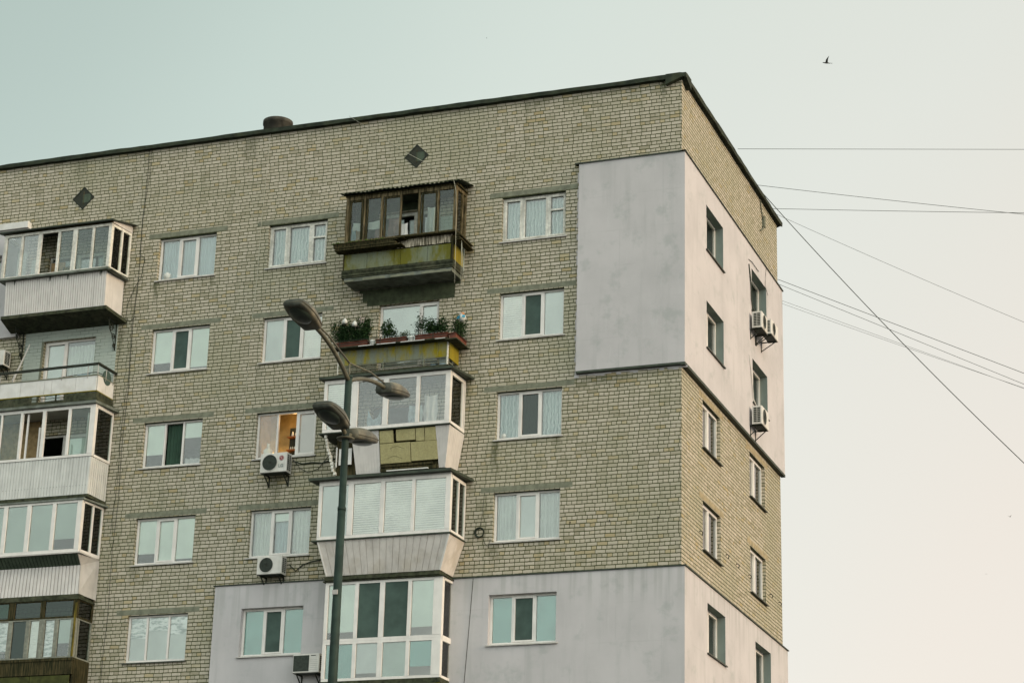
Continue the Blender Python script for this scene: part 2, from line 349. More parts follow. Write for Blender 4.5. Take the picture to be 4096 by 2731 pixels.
class MB:
    def __init__(s): s.v = []; s.f = []; s.sm = []
    def face(s, *pts, smooth=False):
        k = len(s.v); s.v += [tuple(p) for p in pts]; s.f.append(tuple(range(k, k+len(pts)))); s.sm.append(smooth); return s
    def mesh(s, vs, fs, smooth=False):
        k = len(s.v); s.v += [tuple(p) for p in vs]; s.f += [tuple(i+k for i in f) for f in fs]; s.sm += [smooth]*len(fs); return s
    def box(s, x0, x1, y0, y1, z0, z1):
        x0, x1 = min(x0, x1), max(x0, x1); y0, y1 = min(y0, y1), max(y0, y1); z0, z1 = min(z0, z1), max(z0, z1)
        return s.mesh([(x0,y0,z0),(x1,y0,z0),(x1,y1,z0),(x0,y1,z0),(x0,y0,z1),(x1,y0,z1),(x1,y1,z1),(x0,y1,z1)],
                      [(0,3,2,1),(4,5,6,7),(0,1,5,4),(1,2,6,5),(2,3,7,6),(3,0,4,7)])
    def beam(s, a, b, w, h, up=(0, 0, 1)):
        """rectangular bar from a to b, w across, h along up"""
        a, b = Vector(a), Vector(b); d = (b-a).normalized(); u = Vector(up); sd = d.cross(u)
        if sd.length < 1e-4: sd = d.cross(Vector((0, 1, 0)))
        sd.normalize(); u = sd.cross(d).normalized(); vs = []
        for p in (a, b):
            for i, j in ((-1,-1),(1,-1),(1,1),(-1,1)): vs.append(p + sd*(i*w/2) + u*(j*h/2))
        return s.mesh(vs, [(0,1,2,3),(7,6,5,4),(0,4,5,1),(1,5,6,2),(2,6,7,3),(3,7,4,0)])
    def tube(s, pts, r, n=8, cap=True):
        pts = [Vector(p) for p in pts]; rs = r if isinstance(r, (list, tuple)) else [r]*len(pts)
        vs = []; ref = None
        for i, p in enumerate(pts):
            d = (pts[min(i+1, len(pts)-1)] - pts[max(i-1, 0)]).normalized()
            if ref is None: ref = d.orthogonal().normalized()
            a = (ref - d*ref.dot(d)).normalized(); ref = a; b = d.cross(a)
            for k in range(n):
                t = 2*math.pi*k/n; vs.append(p + (a*math.cos(t) + b*math.sin(t))*rs[i])
        fs = []
        for i in range(len(pts)-1):
            for k in range(n):
                fs.append((i*n+k, i*n+(k+1) % n, (i+1)*n+(k+1) % n, (i+1)*n+k))
        s.mesh(vs, fs, True)
        if cap:
            k0 = len(s.v)-len(vs); s.f.append(tuple(k0+i for i in reversed(range(n)))); s.sm.append(False)
            s.f.append(tuple(k0+len(vs)-n+i for i in range(n))); s.sm.append(False)
        return s
    def lathe(s, prof, c=(0, 0, 0), n=20):
        vs = []; fs = []
        for r, z in prof:
            for k in range(n): t = 2*math.pi*k/n; vs.append((c[0]+r*math.cos(t), c[1]+r*math.sin(t), c[2]+z))
        for i in range(len(prof)-1):
            for k in range(n): fs.append((i*n+k, i*n+(k+1) % n, (i+1)*n+(k+1) % n, (i+1)*n+k))
        fs += [tuple(reversed(range(n))), tuple((len(prof)-1)*n+i for i in range(n))]
        return s.mesh(vs, fs, True)
    def disc(s, c, r, ax='y', n=24, t=.01):
        c = Vector(c); vs = []
        for o in (0, t):
            for k in range(n):
                a = 2*math.pi*k/n; p, q = r*math.cos(a), r*math.sin(a)
                vs.append(c + (Vector((p, -o, q)) if ax == 'y' else Vector((o, p, q)) if ax == 'x' else Vector((p, q, o))))
        fs = [tuple(range(n)), tuple(reversed(range(n, 2*n)))] + [(k, n+k, n+(k+1) % n, (k+1) % n) for k in range(n)]
        return s.mesh(vs, fs)
    def slab(s, poly_bottom, dz):
        """prism from a list of 3D points extruded by vector dz"""
        n = len(poly_bottom); dz = Vector(dz); a = [Vector(p) for p in poly_bottom]
        return s.mesh(a + [p+dz for p in a], [tuple(reversed(range(n))), tuple(range(n, 2*n))] + [(k, (k+1) % n, n+(k+1) % n, n+k) for k in range(n)])
    def boards(s, TL_, TR_, BR_, BL_, n, gap=.01, dep=.008, thick=.02):
        """a boarded sheet between four corners with n boards and sunk joints"""
        TL_, TR_, BR_, BL_ = map(Vector, (TL_, TR_, BR_, BL_))
        nor = (TR_-TL_).cross(BL_-TL_).normalized()
        w = (TR_-TL_).length; g = gap/w/2
        for i in range(n):
            a, b = i/n+g, (i+1)/n-g
            q = [TL_.lerp(TR_, a), TL_.lerp(TR_, b), BL_.lerp(BR_, b), BL_.lerp(BR_, a)]
            s.mesh(q + [p+nor*(dep) for p in q], [(3,2,1,0),(0,4,7,3),(1,2,6,5)])
        k = [p+nor*dep for p in (TL_, TR_, BR_, BL_)]
        s.mesh(k + [p+nor*thick for p in k], [(3,2,1,0),(4,5,6,7),(0,1,5,4),(2,3,7,6)])
        return s
    def build(s, name, m, parent=None, off=None, rot=None):
        me = bpy.data.meshes.new(name); o_ = Vector(off) if off is not None else Vector((0, 0, 0))
        me.from_pydata([tuple(Vector(v)-o_) for v in s.v], [], s.f)
        me.polygons.foreach_set('use_smooth', s.sm); me.update()
        me.materials.append(MT[m] if isinstance(m, str) else m)
        o = bpy.data.objects.new(name, me); C.objects.link(o)
        if parent is not None: o.parent = parent
        elif off is not None: o.location = o_
        return o
def tag(o, label=None, cat=None, group=None, kind=None):
    if label: o['label'] = label
    if cat: o['category'] = cat
    if group: o['group'] = group
    if kind: o['kind'] = kind
    return o
def empty(name, loc=(0, 0, 0), rz=0, parent=None):
    o = bpy.data.objects.new(name, None); C.objects.link(o); o.location = loc; o.rotation_euler = (0, 0, rz)
    o.empty_display_size = .2
    if parent: o.parent = parent
    return o
def bx(name, m, parent, off, *b):
    for q in b: o = MB().box(*q).build(name, m, parent, off)
    return o

# ------------------------------------------------------------------ ground
g = MB(); g.face((-600, -600, 0), (600, -600, 0), (600, 900, 0), (-600, 900, 0)).build('ground', 'ground')
bpy.data.objects['ground']['kind'] = 'structure'; bpy.data.objects['ground']['label'] = 'grey asphalt yard in front of the block'

# ------------------------------------------------------------------ the building
B = empty('apartment_building', (0, 0, 0)); tag(B, 'tall pale brick apartment block with grey plaster panels and mismatched balconies', 'building')
X0, YB, ZT = -36., 10.95, 28.30
TOP = [25.36, 22.53, 19.71, 16.91, 14.14]; BOT = [24.04, 21.19, 18.37, 15.57, 12.83]
COL = {'a': (-15.87, -14.0), 'b': (-12.31, -10.46), 'c': (-5.15, -3.29)}
SC = {'s': (2.05, 3.85), 't': (7.13, 8.94)}
brick_open, panel_open = [], []
for k, (x0, x1) in COL.items():
    for r in range(5):
        (panel_open if (r == 4 and k != 'a') else brick_open).append((x0, x1, BOT[r], TOP[r]))
balc_open = [(-8.72, -6.92, 20.66, 22.55), (-8.85, -7.0, 23.3, 25.3), (-8.85, -7.0, 17.9, 19.6), (-8.85, -7.0, 15.1, 16.8), (-8.85, -7.0, 12.2, 14.0),
             (-19.46, -17.72, 20.55, 22.5), (-19.6, -17.7, 23.3, 25.2), (-19.3, -17.7, 17.8, 19.6), (-19.3, -17.7, 15., 16.8), (-19.3, -17.7, 12.2, 14.)]
def grid(mb, P3, a0, a1, z0, z1, ops, skip=()):
    """wall sheet with holes. P3(a, z, d) -> point, d inward"""
    xs = sorted({a0, a1, *[v for o in ops for v in o[:2] if a0 < v < a1]}); zs = sorted({z0, z1, *[v for o in ops for v in o[2:] if z0 < v < z1]})
    for i in range(len(xs)-1):
        for j in range(len(zs)-1):
            cx, cz = (xs[i]+xs[i+1])/2, (zs[j]+zs[j+1])/2
            if any(o[0] < cx < o[1] and o[2] < cz < o[3] for o in ops): continue
            mb.face(P3(xs[i], zs[j], 0), P3(xs[i+1], zs[j], 0), P3(xs[i+1], zs[j+1], 0), P3(xs[i], zs[j+1], 0))
def reveal(mb, P3, o, d):
    a0, a1, z0, z1 = o
    for p, q in (((a0, z0), (a0, z1)), ((a0, z1), (a1, z1)), ((a1, z1), (a1, z0)), ((a1, z0), (a0, z0))):
        mb.face(P3(*p, 0), P3(*p, d), P3(*q, d), P3(*q, 0))
def PF(y): return lambda a, z, d: (a, y+d, z)
def PS(x): return lambda a, z, d: (x-d, a, z)
big = lambda o: (o[0]-.02, o[1]+.02, o[2]-.02, o[3]+.02)
mb = MB(); grid(mb, PF(0), X0, 0, 0, ZT, brick_open + balc_open + [big(o) for o in panel_open] + [(-22.6, -21.17, 24.0, 25.38)])
for o in brick_open + balc_open: reveal(mb, PF(0), o, .28)
# two diamond vent faces sit proud of the sheet, recess shade in their colour (built below)
s_brick = [(a, b, BOT[r], TOP[r]) for a, b in SC.values() for r in (2, 3)]
s_panel = [(a, b, BOT[r], TOP[r]) for a, b in SC.values() for r in (0, 1, 4)]
grid(mb, PS(0), 0, YB, 0, ZT, s_brick + [big(o) for o in s_panel])
for o in s_brick: reveal(mb, PS(0), o, .28)
mb.face((X0, YB, 0), (0, YB, 0), (0, YB, ZT), (X0, YB, ZT)); mb.face((X0, 0, 0), (X0, YB, 0), (X0, YB, ZT), (X0, 0, ZT))
mb.build('brick_wall', 'brick', B)
bx('roof', 'roof', B, None, (X0, -.02, .02, YB, 28.0, 28.12))
# interior ceilings and back walls (seen through the glass)
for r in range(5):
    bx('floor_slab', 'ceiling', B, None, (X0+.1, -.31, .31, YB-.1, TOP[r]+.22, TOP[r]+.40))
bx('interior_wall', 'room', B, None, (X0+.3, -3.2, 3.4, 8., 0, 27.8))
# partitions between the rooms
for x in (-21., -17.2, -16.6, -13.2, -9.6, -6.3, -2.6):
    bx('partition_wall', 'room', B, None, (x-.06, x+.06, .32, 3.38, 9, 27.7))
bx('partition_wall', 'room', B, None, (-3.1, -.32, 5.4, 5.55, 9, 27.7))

def panel(name, pieces, trims):
    mb = MB()
    for f in pieces: f(mb)
    o = mb.build(name, 'plaster', B); o_ = o
    for i, t in enumerate(trims): bx('flashing', 'flash', B, None, t)
    return o
T = .12
def front_piece(x0, x1, z0, z1, ops, left_edge=True, right_edge=False):
    def f(mb):
        grid(mb, PF(-T), x0, x1, z0, z1, ops)
        for o in ops: reveal(mb, PF(-T), o, T+.28)
        mb.face((x0, -T, z1), (x1, -T, z1), (x1, 0, z1), (x0, 0, z1)); mb.face((x0, -T, z0), (x0, 0, z0), (x1, 0, z0), (x1, -T, z0))
        if left_edge: mb.face((x0, -T, z0), (x0, -T, z1), (x0, 0, z1), (x0, 0, z0))
        if right_edge: mb.face((x1, -T, z0), (x1, 0, z0), (x1, 0, z1), (x1, -T, z1))
    return f
def side_piece(y0, y1, z0, z1, ops):
    def f(mb):
        grid(mb, PS(T), y0, y1, z0, z1, ops)
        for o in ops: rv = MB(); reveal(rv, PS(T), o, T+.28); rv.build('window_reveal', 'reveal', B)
        mb.face((T, y0, z1), (T, y1, z1), (0, y1, z1), (0, y0, z1)); mb.face((T, y0, z0), (0, y0, z0), (0, y1, z0), (T, y1, z0))
        mb.face((T, y1, z0), (0, y1, z0), (0, y1, z1), (T, y1, z1))
    return f
up = [o for o in s_panel if o[2] > 20]; lo = [o for o in s_panel if o[2] < 20]
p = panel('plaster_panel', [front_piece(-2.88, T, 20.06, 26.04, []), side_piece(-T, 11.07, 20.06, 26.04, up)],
      [(-3.0, .15, -.155, .0, 26.04, 26.075), (-.003, .155, -.155, 11.1, 26.042, 26.078), (-2.88, .13, -T-.012, -.003, 20.0, 20.058), (.003, T+.012, -T-.01, 11.07, 19.98, 20.056)])  # bottom strips are base profile plus edge shadow put into dark colour
p['label'] = 'tall grey panel wrapping the top corner'
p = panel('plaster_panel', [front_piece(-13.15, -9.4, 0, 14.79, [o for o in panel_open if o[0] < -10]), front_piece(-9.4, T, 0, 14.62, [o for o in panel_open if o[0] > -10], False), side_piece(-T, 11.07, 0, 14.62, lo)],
      [(-13.2, -9.402, -.16, .0, 14.792, 14.82), (-9.4, .15, -.155, .0, 14.622, 14.65), (-.003, .16, -.157, 11.1, 14.624, 14.652)])
p['label'] = 'wide grey panel round the lower storeys'
p = panel('plaster_panel', [front_piece(X0, -20.36, 22.72, 26.17, [(-22.6, -21.17, 24.0, 25.38)], False, True)], [])
p['label'] = 'pale panel at the left edge'
bx('ledge', 'panelW', B, None, (-24, -20.33, -.20, .0, 26.172, 26.37))
# ragged strip of plaster between the tall grey panel and the bricks
mb = MB(); z = 20.0
while z < 26.0:
    h = random.uniform(.05, .13); mb.box(-2.885-random.uniform(.02, .075), -2.8805, -.014-random.random()*.012, 0, z, min(z+h, 26.03)); z += h
mb.build('plaster_seam', 'plaster', B)
mb = MB(); x = -2.95
while x < .1:
    w = random.uniform(.06, .2); mb.box(x, x+w, -.012-random.random()*.01, 0, 20.0-random.uniform(.02, .10), 19.996); x += w
mb.build('plaster_seam', 'plaster', B)
# coping with a sagging felt edge
def coping(pf, a0, a1):
    mb = MB(); n = int((a1-a0)/.35); prev = None
    for i in range(n+1):
        a = a0+(a1-a0)*i/n
        j = lambda s: random.uniform(-s, s)
        step = .010 if (i//9) % 2 else 0.
        ring = [pf(a, 28.28+j(.008), -.08+j(.008)), pf(a, 28.265+j(.014), -.14+j(.010)), pf(a, 28.375+j(.006)+step, -.15+j(.008)), pf(a, 28.405+j(.004)+step, .02), pf(a, 28.405+step, .42), pf(a, 28.1, .42)]
        if prev:
            k = len(mb.v)
            mb.mesh(prev+ring, [(q, (q+1) % 6, 6+(q+1) % 6, 6+q) for q in range(6)])
        else: mb.face(*ring)
        prev = ring
    mb.face(*reversed(prev)); return mb
coping(lambda a, z, d: (a, d, z), X0, .155).build('coping', 'tar', B)
coping(lambda a, z, d: (-d, a, z-.006), -.155, 11.12).build('coping', 'tar', B)
# drum on the roof
mb = MB(); mb.lathe([(.43, 28.1), (.43, 29.55), (.455, 29.56), (.455, 29.68), (.43, 29.69), (.39, 29.62)], (-13.32, 2.05, 0), 28); mb.build('roof_vent', 'rust', B)

# diamond attic vents: flat faces coloured like a shaded recess, with a louvre, framed by brick edges
for cx, cz in ((-18.60, 26.98), (-7.79, 26.96)):
    v = empty('attic_vent', (cx, 0, cz), 0, B); r = .37
    pts = [(0, r), (r, 0), (0, -r), (-r, 0)]
    fr = MB()
    for i in range(4):
        a, b = pts[i], pts[(i+1) % 4]; ai, bi = (a[0]*.86, a[1]*.86), (b[0]*.86, b[1]*.86)
        fr.face((a[0], -.018, a[1]), (b[0], -.018, b[1]), (bi[0], -.018, bi[1]), (ai[0], -.018, ai[1]))
        fr.face((a[0], -.018, a[1]), (a[0], .0, a[1]), (b[0], .0, b[1]), (b[0], -.018, b[1]))
        fr.face((ai[0], -.018, ai[1]), (bi[0], -.018, bi[1]), (bi[0]*.98, -.004, bi[1]*.98), (ai[0]*.98, -.004, ai[1]*.98))
    fr.build('frame', 'iron', v)
    q = MB(); q.face(*[(a*.87, -.006, b*.87) for a, b in pts]); q.build('opening', 'cabinet', v)
    q = MB(); q.box(-.02, .24, -.0135, -.0065, -.16, .12); q.build('louvre', 'soffit', v)
    q = MB(); q.box(.0, .015, -.02, -.0137, -.2, .2); q.build('louvre_bar', 'wood', v)

# ------------------------------------------------------------------ windows (local frame: x along wall, y inward, z up, origin at lower left of opening)
def window(loc, w, h, panes, rz=0, lint=True, sill='sill', frame='pvc', y=.11, items=(), glass='glass', lintm='lintel', left_h=None, out=0.):
    wd = empty('window', loc, rz, B)
    fr = MB(); t = .055
    fr.box(0, t, y, y+.07, 0, h); fr.box(w-t, w, y, y+.07, 0, h); fr.box(t, w-t, y+.001, y+.07, 0, t+.015); fr.box(t, w-t, y+.001, y+.07, h-t, h)
    x = t; n = len(panes); inner = w-2*t; tot = sum(p_[0] for p_ in panes); mull = .05
    for i, p_ in enumerate(panes):
        f_, kind = p_[0], p_[1]; opt = p_[2] if len(p_) > 2 else {}
        pw = inner*f_/tot; a, b = x, x+pw
        if i < n-1: fr.box(b-mull/2, b+mull/2, y-.004, y+.066, t+.015, h-t)
        aa = a + (mull/2 if i else 0); bb = b-(mull/2 if i < n-1 else 0); z0, z1 = t+.015, h-t
        if opt.get('sash'):
            s_ = MB(); q = .045; yy = y-.014
            s_.box(aa, aa+q, yy, yy+.05, z0, z1); s_.box(bb-q, bb, yy, yy+.05, z0, z1); s_.box(aa+q, bb-q, yy+.001, yy+.05, z0, z0+q); s_.box(aa+q, bb-q, yy+.001, yy+.05, z1-q, z1)
            if opt['sash'] == 'vent': s_.box(aa+q, bb-q, yy-.004, yy+.05, z0+(z1-z0)*.62, z0+(z1-z0)*.62+.05)
            s_.build('sash', frame, wd); aa += q; bb -= q; z0 += q; z1 -= q
        gm = opt.get('glass', glass)
        if kind != 'open':
            MB().box(aa, bb, y+.035, y+.041, z0, z1).build('pane', gm, wd)
        for k, m, fr0, fr1 in opt.get('back', ()):     # (name, material, z fraction from, to)
            za, zb = z0+(z1-z0)*fr0, z0+(z1-z0)*fr1
            q = MB()
            if k == 'curtain':
                nn = max(8, int((bb-aa)/.02)); P_ = [(aa+(bb-aa)*j/nn, y+.12+.018*math.sin(j*1.3+loc[0]*3)+.008*math.sin(j*.51)) for j in range(nn+1)]
                for j in range(nn): q.face((P_[j][0], P_[j][1], za), (P_[j+1][0], P_[j+1][1], za), (P_[j+1][0], P_[j+1][1], zb), (P_[j][0], P_[j][1], zb), smooth=True)
            else:
                yb = y+(.022 if k == 'insect_screen' else .056); 
                if k == 'foil': yb = y+.047
                q.box(aa+.004, bb-.004, yb, yb+.006, za, zb)
            q.build(k, m, wd)
        x = b
    fr.build('frame', frame, wd)
    if sill:
        s_ = MB(); s_.mesh([(-.05, -.055-out, -.012), (w+.05, -.055-out, -.012), (w+.05, y, .012), (-.05, y, .012), (-.05, -.055-out, -.045), (w+.05, -.055-out, -.045), (w+.05, y, -.004), (-.05, y, -.004)],
                           [(3,2,1,0),(4,5,6,7),(0,1,5,4),(1,2,6,5),(2,3,7,6),(3,0,4,7)]); s_.build('sill', sill, wd)
    if lint:
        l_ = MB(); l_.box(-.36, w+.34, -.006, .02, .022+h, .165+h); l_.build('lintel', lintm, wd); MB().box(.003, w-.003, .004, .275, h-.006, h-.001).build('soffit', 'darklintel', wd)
    for f_ in items: f_(wd)
    return wd
def Wd(k, r, panes, **kw):
    x0, x1 = COL[k]; return window((x0, 0, BOT[r]), x1-x0, TOP[r]-BOT[r], panes, **kw)
def cur(m='curtain', a=0., b=1.): return dict(back=[('curtain', m, a, b)])
def bl(m='blindmint', a=0., **k): return dict(back=[('blind', m, a, 1.)], **k)
scr = dict(sash=True, back=[('insect_screen', 'mesh', 0., 1.)])
def small_pot(x, z=.09, s=1., m='pot', y=.2):
    return lambda wd: MB().lathe([(.05*s, 0), (.075*s, .05*s), (.08*s, .10*s), (.05*s, .12*s), (.03*s, .15*s)], (x, y, z), 12).build('pot', m, wd)
def books(x, z=.09):
    def f(wd):
        q = MB()
        for i in range(5): q.box(x+i*.05, x+i*.05+.04, .19, .3, z, z+.12+.05*random.random())
        q.build('books', 'pot', wd)
    return f
Wd('a', 0, [(1, 'g', cur('curtainblue')), (1, 'g', dict(sash=True, **cur('curtainblue'))), (1, 'g', cur('curtainblue'))], items=[small_pot(.25, .07, 1.6)], lint=True)
Wd('a', 1, [(1, 'g', bl('blindmint', .22)), (.95, 'g', scr), (1, 'g', bl('blindmint', .05))])
Wd('a', 2, [(1, 'g', bl('blindmint', .28)), (1, 'open', dict(back=[('curtain', 'greendark', 0, 1)])), (1, 'g', bl('blindmint', .63))], items=[books(1.3), books(1.55)])  # the middle curtain is an added sheet coloured like the dim room
Wd('a', 3, [(1, 'g', bl('blindmint', .22)), (1, 'g', dict(sash=True, **bl('blindmint'))), (1, 'g', bl('blindmint', .06))])
fo = lambda f: dict(back=[('foil', 'foil', f, 1.), ('blind', 'blindgrey', .0, 1.)])
Wd('a', 4, [(.9, 'g', fo(.52)), (1.15, 'g', fo(.68)), (.95, 'g', fo(.58))], sill='darksill', y=.09)
Wd('b', 0, [(.85, 'g', dict(sash=True, **cur('lace'))), (1.25, 'g', dict(sash=True, **cur('lace'))), (.8, 'g', dict(sash='vent', **cur('lace')))], frame='oldwhite', items=[small_pot(.95, .07, 1.2)])
Wd('b', 1, [(1, 'g', bl('blindgrey')), (1, 'g', scr), (1, 'g', dict(back=[('blind', 'slats', 0, 1)]))])
Wd('b', 3, [(1, 'g', cur('curtain')), (1, 'g', dict(sash=True, back=[('blind', 'blindmint', .8, 1.), ('curtain', 'curtainblue', 0, .8)])), (1, 'g', cur('curtain'))], items=[small_pot(1.35, .07, .8)])
Wd('b', 4, [(1, 'g', bl('blindteal')), (1, 'g', scr), (1, 'g', bl('blindteal'))], lint=False, out=T, y=.02)
Wd('c', 0, [(.85, 'g', dict(sash=True, **cur('lace'))), (1.25, 'g', dict(sash=True, **cur('lace'))), (.8, 'g', dict(sash='vent', **cur('lace')))], frame='oldwhite')
Wd('c', 1, [(1, 'g', dict(back=[('blind', 'slats', 0, 1)])), (1, 'g', scr), (.95, 'g', bl('blindgrey'))])
Wd('c', 2, [(1, 'g', cur('lace')), (1.05, 'g', dict(sash=True, back=[('curtain', 'lacedark', 0., 1.)], glass='glassdark')), (1, 'g', cur('lace'))], items=[small_pot(.18, .07, 1.1)])
Wd('c', 3, [(1, 'g', cur('curtain')), (1, 'g', dict(sash=True, **bl('blindgrey'))), (1, 'g', cur('curtain'))])
Wd('c', 4, [(1, 'g', bl('blindteal')), (1.1, 'g', scr), (1, 'g', bl('blindteal'))], lint=False, out=T, y=.02)
# the lit kitchen window
def kitchen(wd):
    wl = MB(); wl.box(.0, 1.85, .95, 1.0, -.3, 1.6); wl.box(-.05, 0, .285, 1.0, -.3, 1.6); wl.box(1.35, 1.4, .285, .95, -.3, 1.6); wl.box(0, 1.35, .3, .95, 1.58, 1.63)
    wl.build('room_wall', 'warmwall', wd)
    MB().box(.72, 1.22, .70, .93, -.3, 1.05).build('cabinet', 'cabinet', wd)
    s_ = MB(); [s_.box(.70, 1.24, .55, .93, z, z+.03) for z in (.36, .74)]; s_.box(1.20, 1.25, .52, .93, -.2, 1.05); s_.build('shelf', 'shelfwood', wd)
    for i, (x, z) in enumerate(((.82, .39), (.88, .39), (.94, .39), (1.05, .39), (.86, .77), (.97, .77), (1.1, .77))):
        s = .6 if z < .5 else 1.
        MB().lathe([(.025*s, 0), (.035*s, .03), (.03*s, .09*s), (.012, .11*s), (.012, .14*s)], (x, .6, z), 8).build('jar', 'bottle', wd)
    MB().lathe([(.07, 0), (.12, .02), (.13, .28), (.05, .36), (.035, .42), (.05, .47)], (.26, .33, .05), 14).build('bottle', 'bottle', wd)
    MB().lathe([(.005, -.02), (.022, 0), (.005, .02)], (1.02, .62, 1.02), 10).build('bulb', 'bulb', wd)
    for (x, y, z, e) in ((.95, .5, 1.2, 6.), (.35, .45, .25, 7.)):
        ld = bpy.data.lights.new('kitchen_light', 'POINT'); ld.energy = e; ld.color = (1, .58, .22); ld.shadow_soft_size = .06
        lo_ = bpy.data.objects.new('kitchen_light', ld); C.objects.link(lo_); lo_.location = (x, y, z); lo_.parent = wd
Wd('b', 2, [(1, 'g', dict(glass='glass')), (1.05, 'open'), (1, 'g', dict(sash=True, back=[('blind', 'pinkpane', 0, 1)]))], items=[kitchen])
# left neighbour window in the pale panel
window((-22.6, 0, 24.0), 1.43, 1.38, [(1, 'g', {}), (1, 'g', {})], lint=False, out=T, sill='darksill')
# windows of the end wall (two panes)
for k, (y0, y1) in SC.items():
    for r in range(5):
        pn = r in (0, 1, 4)
        window((0, y0, BOT[r]), y1-y0, TOP[r]-BOT[r], [(1, 'g', dict(sash=True, back=[('blind', 'blind' if not pn else 'blindteal', 0, 1)], glass='glassdark' if pn else 'glass')), (1.15, 'g', dict(glass='glassdark', sash=(r > 0), back=[('curtain', 'lacedark', 0, 1)]))],
               rz=R(90), lint=not pn, lintm='sidelintel', sill='darksill', out=T if pn else .03, y=.10 if not pn else .11)

# ------------------------------------------------------------------ balconies
def balcony(loc): return empty('balcony', loc, 0, B)
def glaze(bal, x0, x1, y, z0, z1, posts, xb, back_frac=(.5,), fm='pvc', gm='glassbalcony', rail=.09, railt=.06, pt=.07, blinds=None, open_ix=(), zb=None, corner=.13, gms=None, left=True):
    """front glazing with posts = list of (xa, xb) spans, plus a side wing from (x1,y) to (xb,0)"""
    off = bal.location
    f = MB()
    f.box(x0, x1, y, y+pt, z0, z0+rail); f.box(x0, x1, y, y+pt, z1-railt, z1)
    for a, b in posts: f.box(a, b, y-.006, y+pt-.006, z0+rail, z1-railt)
    f.box(x0, x0+.09, y-.008, y+pt, z0+rail, z1-railt); f.box(x1-corner, x1, y-.008, y+pt+.03, z0+rail, z1-railt)
    f.build('frame', fm, bal, off)
    edges = [x0+.09] + [v for a, b in posts for v in (a, b)] + [x1-corner]
    for i in range(0, len(edges), 2):
        a, b = edges[i], edges[i+1]; k = i//2
        if k not in open_ix: MB().box(a, b, y+.03, y+.036, z0+rail, z1-railt).build('pane', (gms or {}).get(k, gm), bal, off)
        if blinds and k in blinds:
            nm_, m_, f0 = blinds[k]; yb_ = y+(.018 if nm_ == 'insect_screen' else .05); MB().box(a+.01, b-.01, yb_, yb_+.006, z0+rail+(z1-z0-rail)*f0, z1-railt).build(nm_, m_, bal, off)
    # wing
    A, E = Vector((x1, y+pt+.03, 0)), Vector((xb, -.02, 0)); d = E-A
    w = MB(); up = Vector((0, 0, 1))
    def bar(t0, t1, za, zb_): 
        p0, p1 = A+d*t0, A+d*t1
        w.slab([(p0.x-.07, p0.y, za), (p0.x, p0.y, za), (p1.x, p1.y, za), (p1.x-.07, p1.y, za)], (0, 0, zb_-za))
    bar(0, 1, z0, z0+rail); bar(0, 1, z1-railt, z1); L = d.length; pw = .05/L
    bar(1-pw, 1, z0+rail, z1-railt); bar(0, pw*.5, z0+rail, z1-railt)
    ts = [0] + list(back_frac) + [1]
    for t in back_frac: bar(t-pw*.6, t+pw*.6, z0+rail, z1-railt)
    w.build('side_frame', fm, bal, off)
    for i in range(len(ts)-1):
        p0, p1 = A+d*(ts[i]+pw*.5), A+d*(ts[i+1]-pw*.5)
        MB().slab([(p0.x-.04, p0.y, z0+rail), (p0.x-.034, p0.y, z0+rail), (p1.x-.034, p1.y, z0+rail), (p1.x-.04, p1.y, z0+rail)], (0, 0, z1-railt-z0-rail)).build('pane', (gms or {}).get('side', gm), bal, off)
    if left:
        MB().box(x0+.02, x0+.03, y+pt, -.01, z0, z1).build('pane', gm, bal, off)
        bx('side_frame', fm, bal, off, (x0, x0+.06, y+pt+.001, -.005, z0, z0+rail), (x0, x0+.06, y+pt+.001, -.005, z1-railt, z1))

def wave_roof(mb, x0, x1, y0, y1, z0, z1, n, amp):
    k = n*6; prev = None
    for i in range(k+1):
        x = x0+(x1-x0)*i/k; dz = amp*math.sin(2*math.pi*i/6)+.01*math.sin(i*.13)
        ring = [(x, y0, z0+dz), (x, y1, z1+dz), (x, y1, z1+dz-.012), (x, y0, z0+dz-.012)]
        if prev: mb.mesh(prev+ring, [(q, (q+1) % 4, 4+(q+1) % 4, 4+q) for q in range(4)])
        prev = ring
    return mb

# --- B0: old wooden glazed balcony, top middle
b0 = balcony((-7.9, 0, 23.1)); O = b0.location; b0['label'] = 'old brown wooden balcony with rotten ledge and yellow green panels'
posts = [(-9.02, -8.97), (-8.50, -8.43), (-7.92, -7.88), (-7.37, -7.31), (-6.80, -6.75)]
glaze(b0, -9.56, -6.24, -.72, 24.22, 25.60, posts, -6.20, (.62,), 'wood', 'glassbalcony', .06, .10, .07, open_ix=(3,), corner=.075)
mb = MB(); wave_roof(mb, -9.68, -6.02, -.90, -.0, 25.66, 25.84, 28, .016); mb.build('roof', 'tar', b0, O)
bx('roof_beam', 'wooddark', b0, O, (-9.58, -6.2, -.74, -.64, 25.602, 25.645), (-6.27, -6.17, -.63, -.01, 25.602, 25.645))
# dark inner sashes
bx('inner_wall', 'darklintel', b0, O, (-9.53, -8.87, -.03, -.004, 23.3, 25.64), (-8.86, -6.99, -.03, -.004, 25.32, 25.64))  # covers added over the brick, the balcony's inner shade in their dark colour
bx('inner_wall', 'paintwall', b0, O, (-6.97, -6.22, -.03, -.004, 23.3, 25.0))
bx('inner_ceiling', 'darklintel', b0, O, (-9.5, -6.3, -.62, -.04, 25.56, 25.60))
q = MB()
for a, b in ((-9.47, -9.40), (-9.11, -9.045), (-8.945, -8.89), (-8.40, -8.34), (-7.28, -7.22), (-6.86, -6.825)): MB().box(a, b, -.70, -.65, 24.28, 25.50).build('sash', 'wooddark', b0, O)
bx('sash', 'wooddark', b0, O, (-9.40, -9.11, -.70, -.65, 25.44, 25.5), (-8.34, -7.93, -.70, -.65, 25.44, 25.5), (-7.22, -6.86, -.70, -.65, 25.44, 25.5))
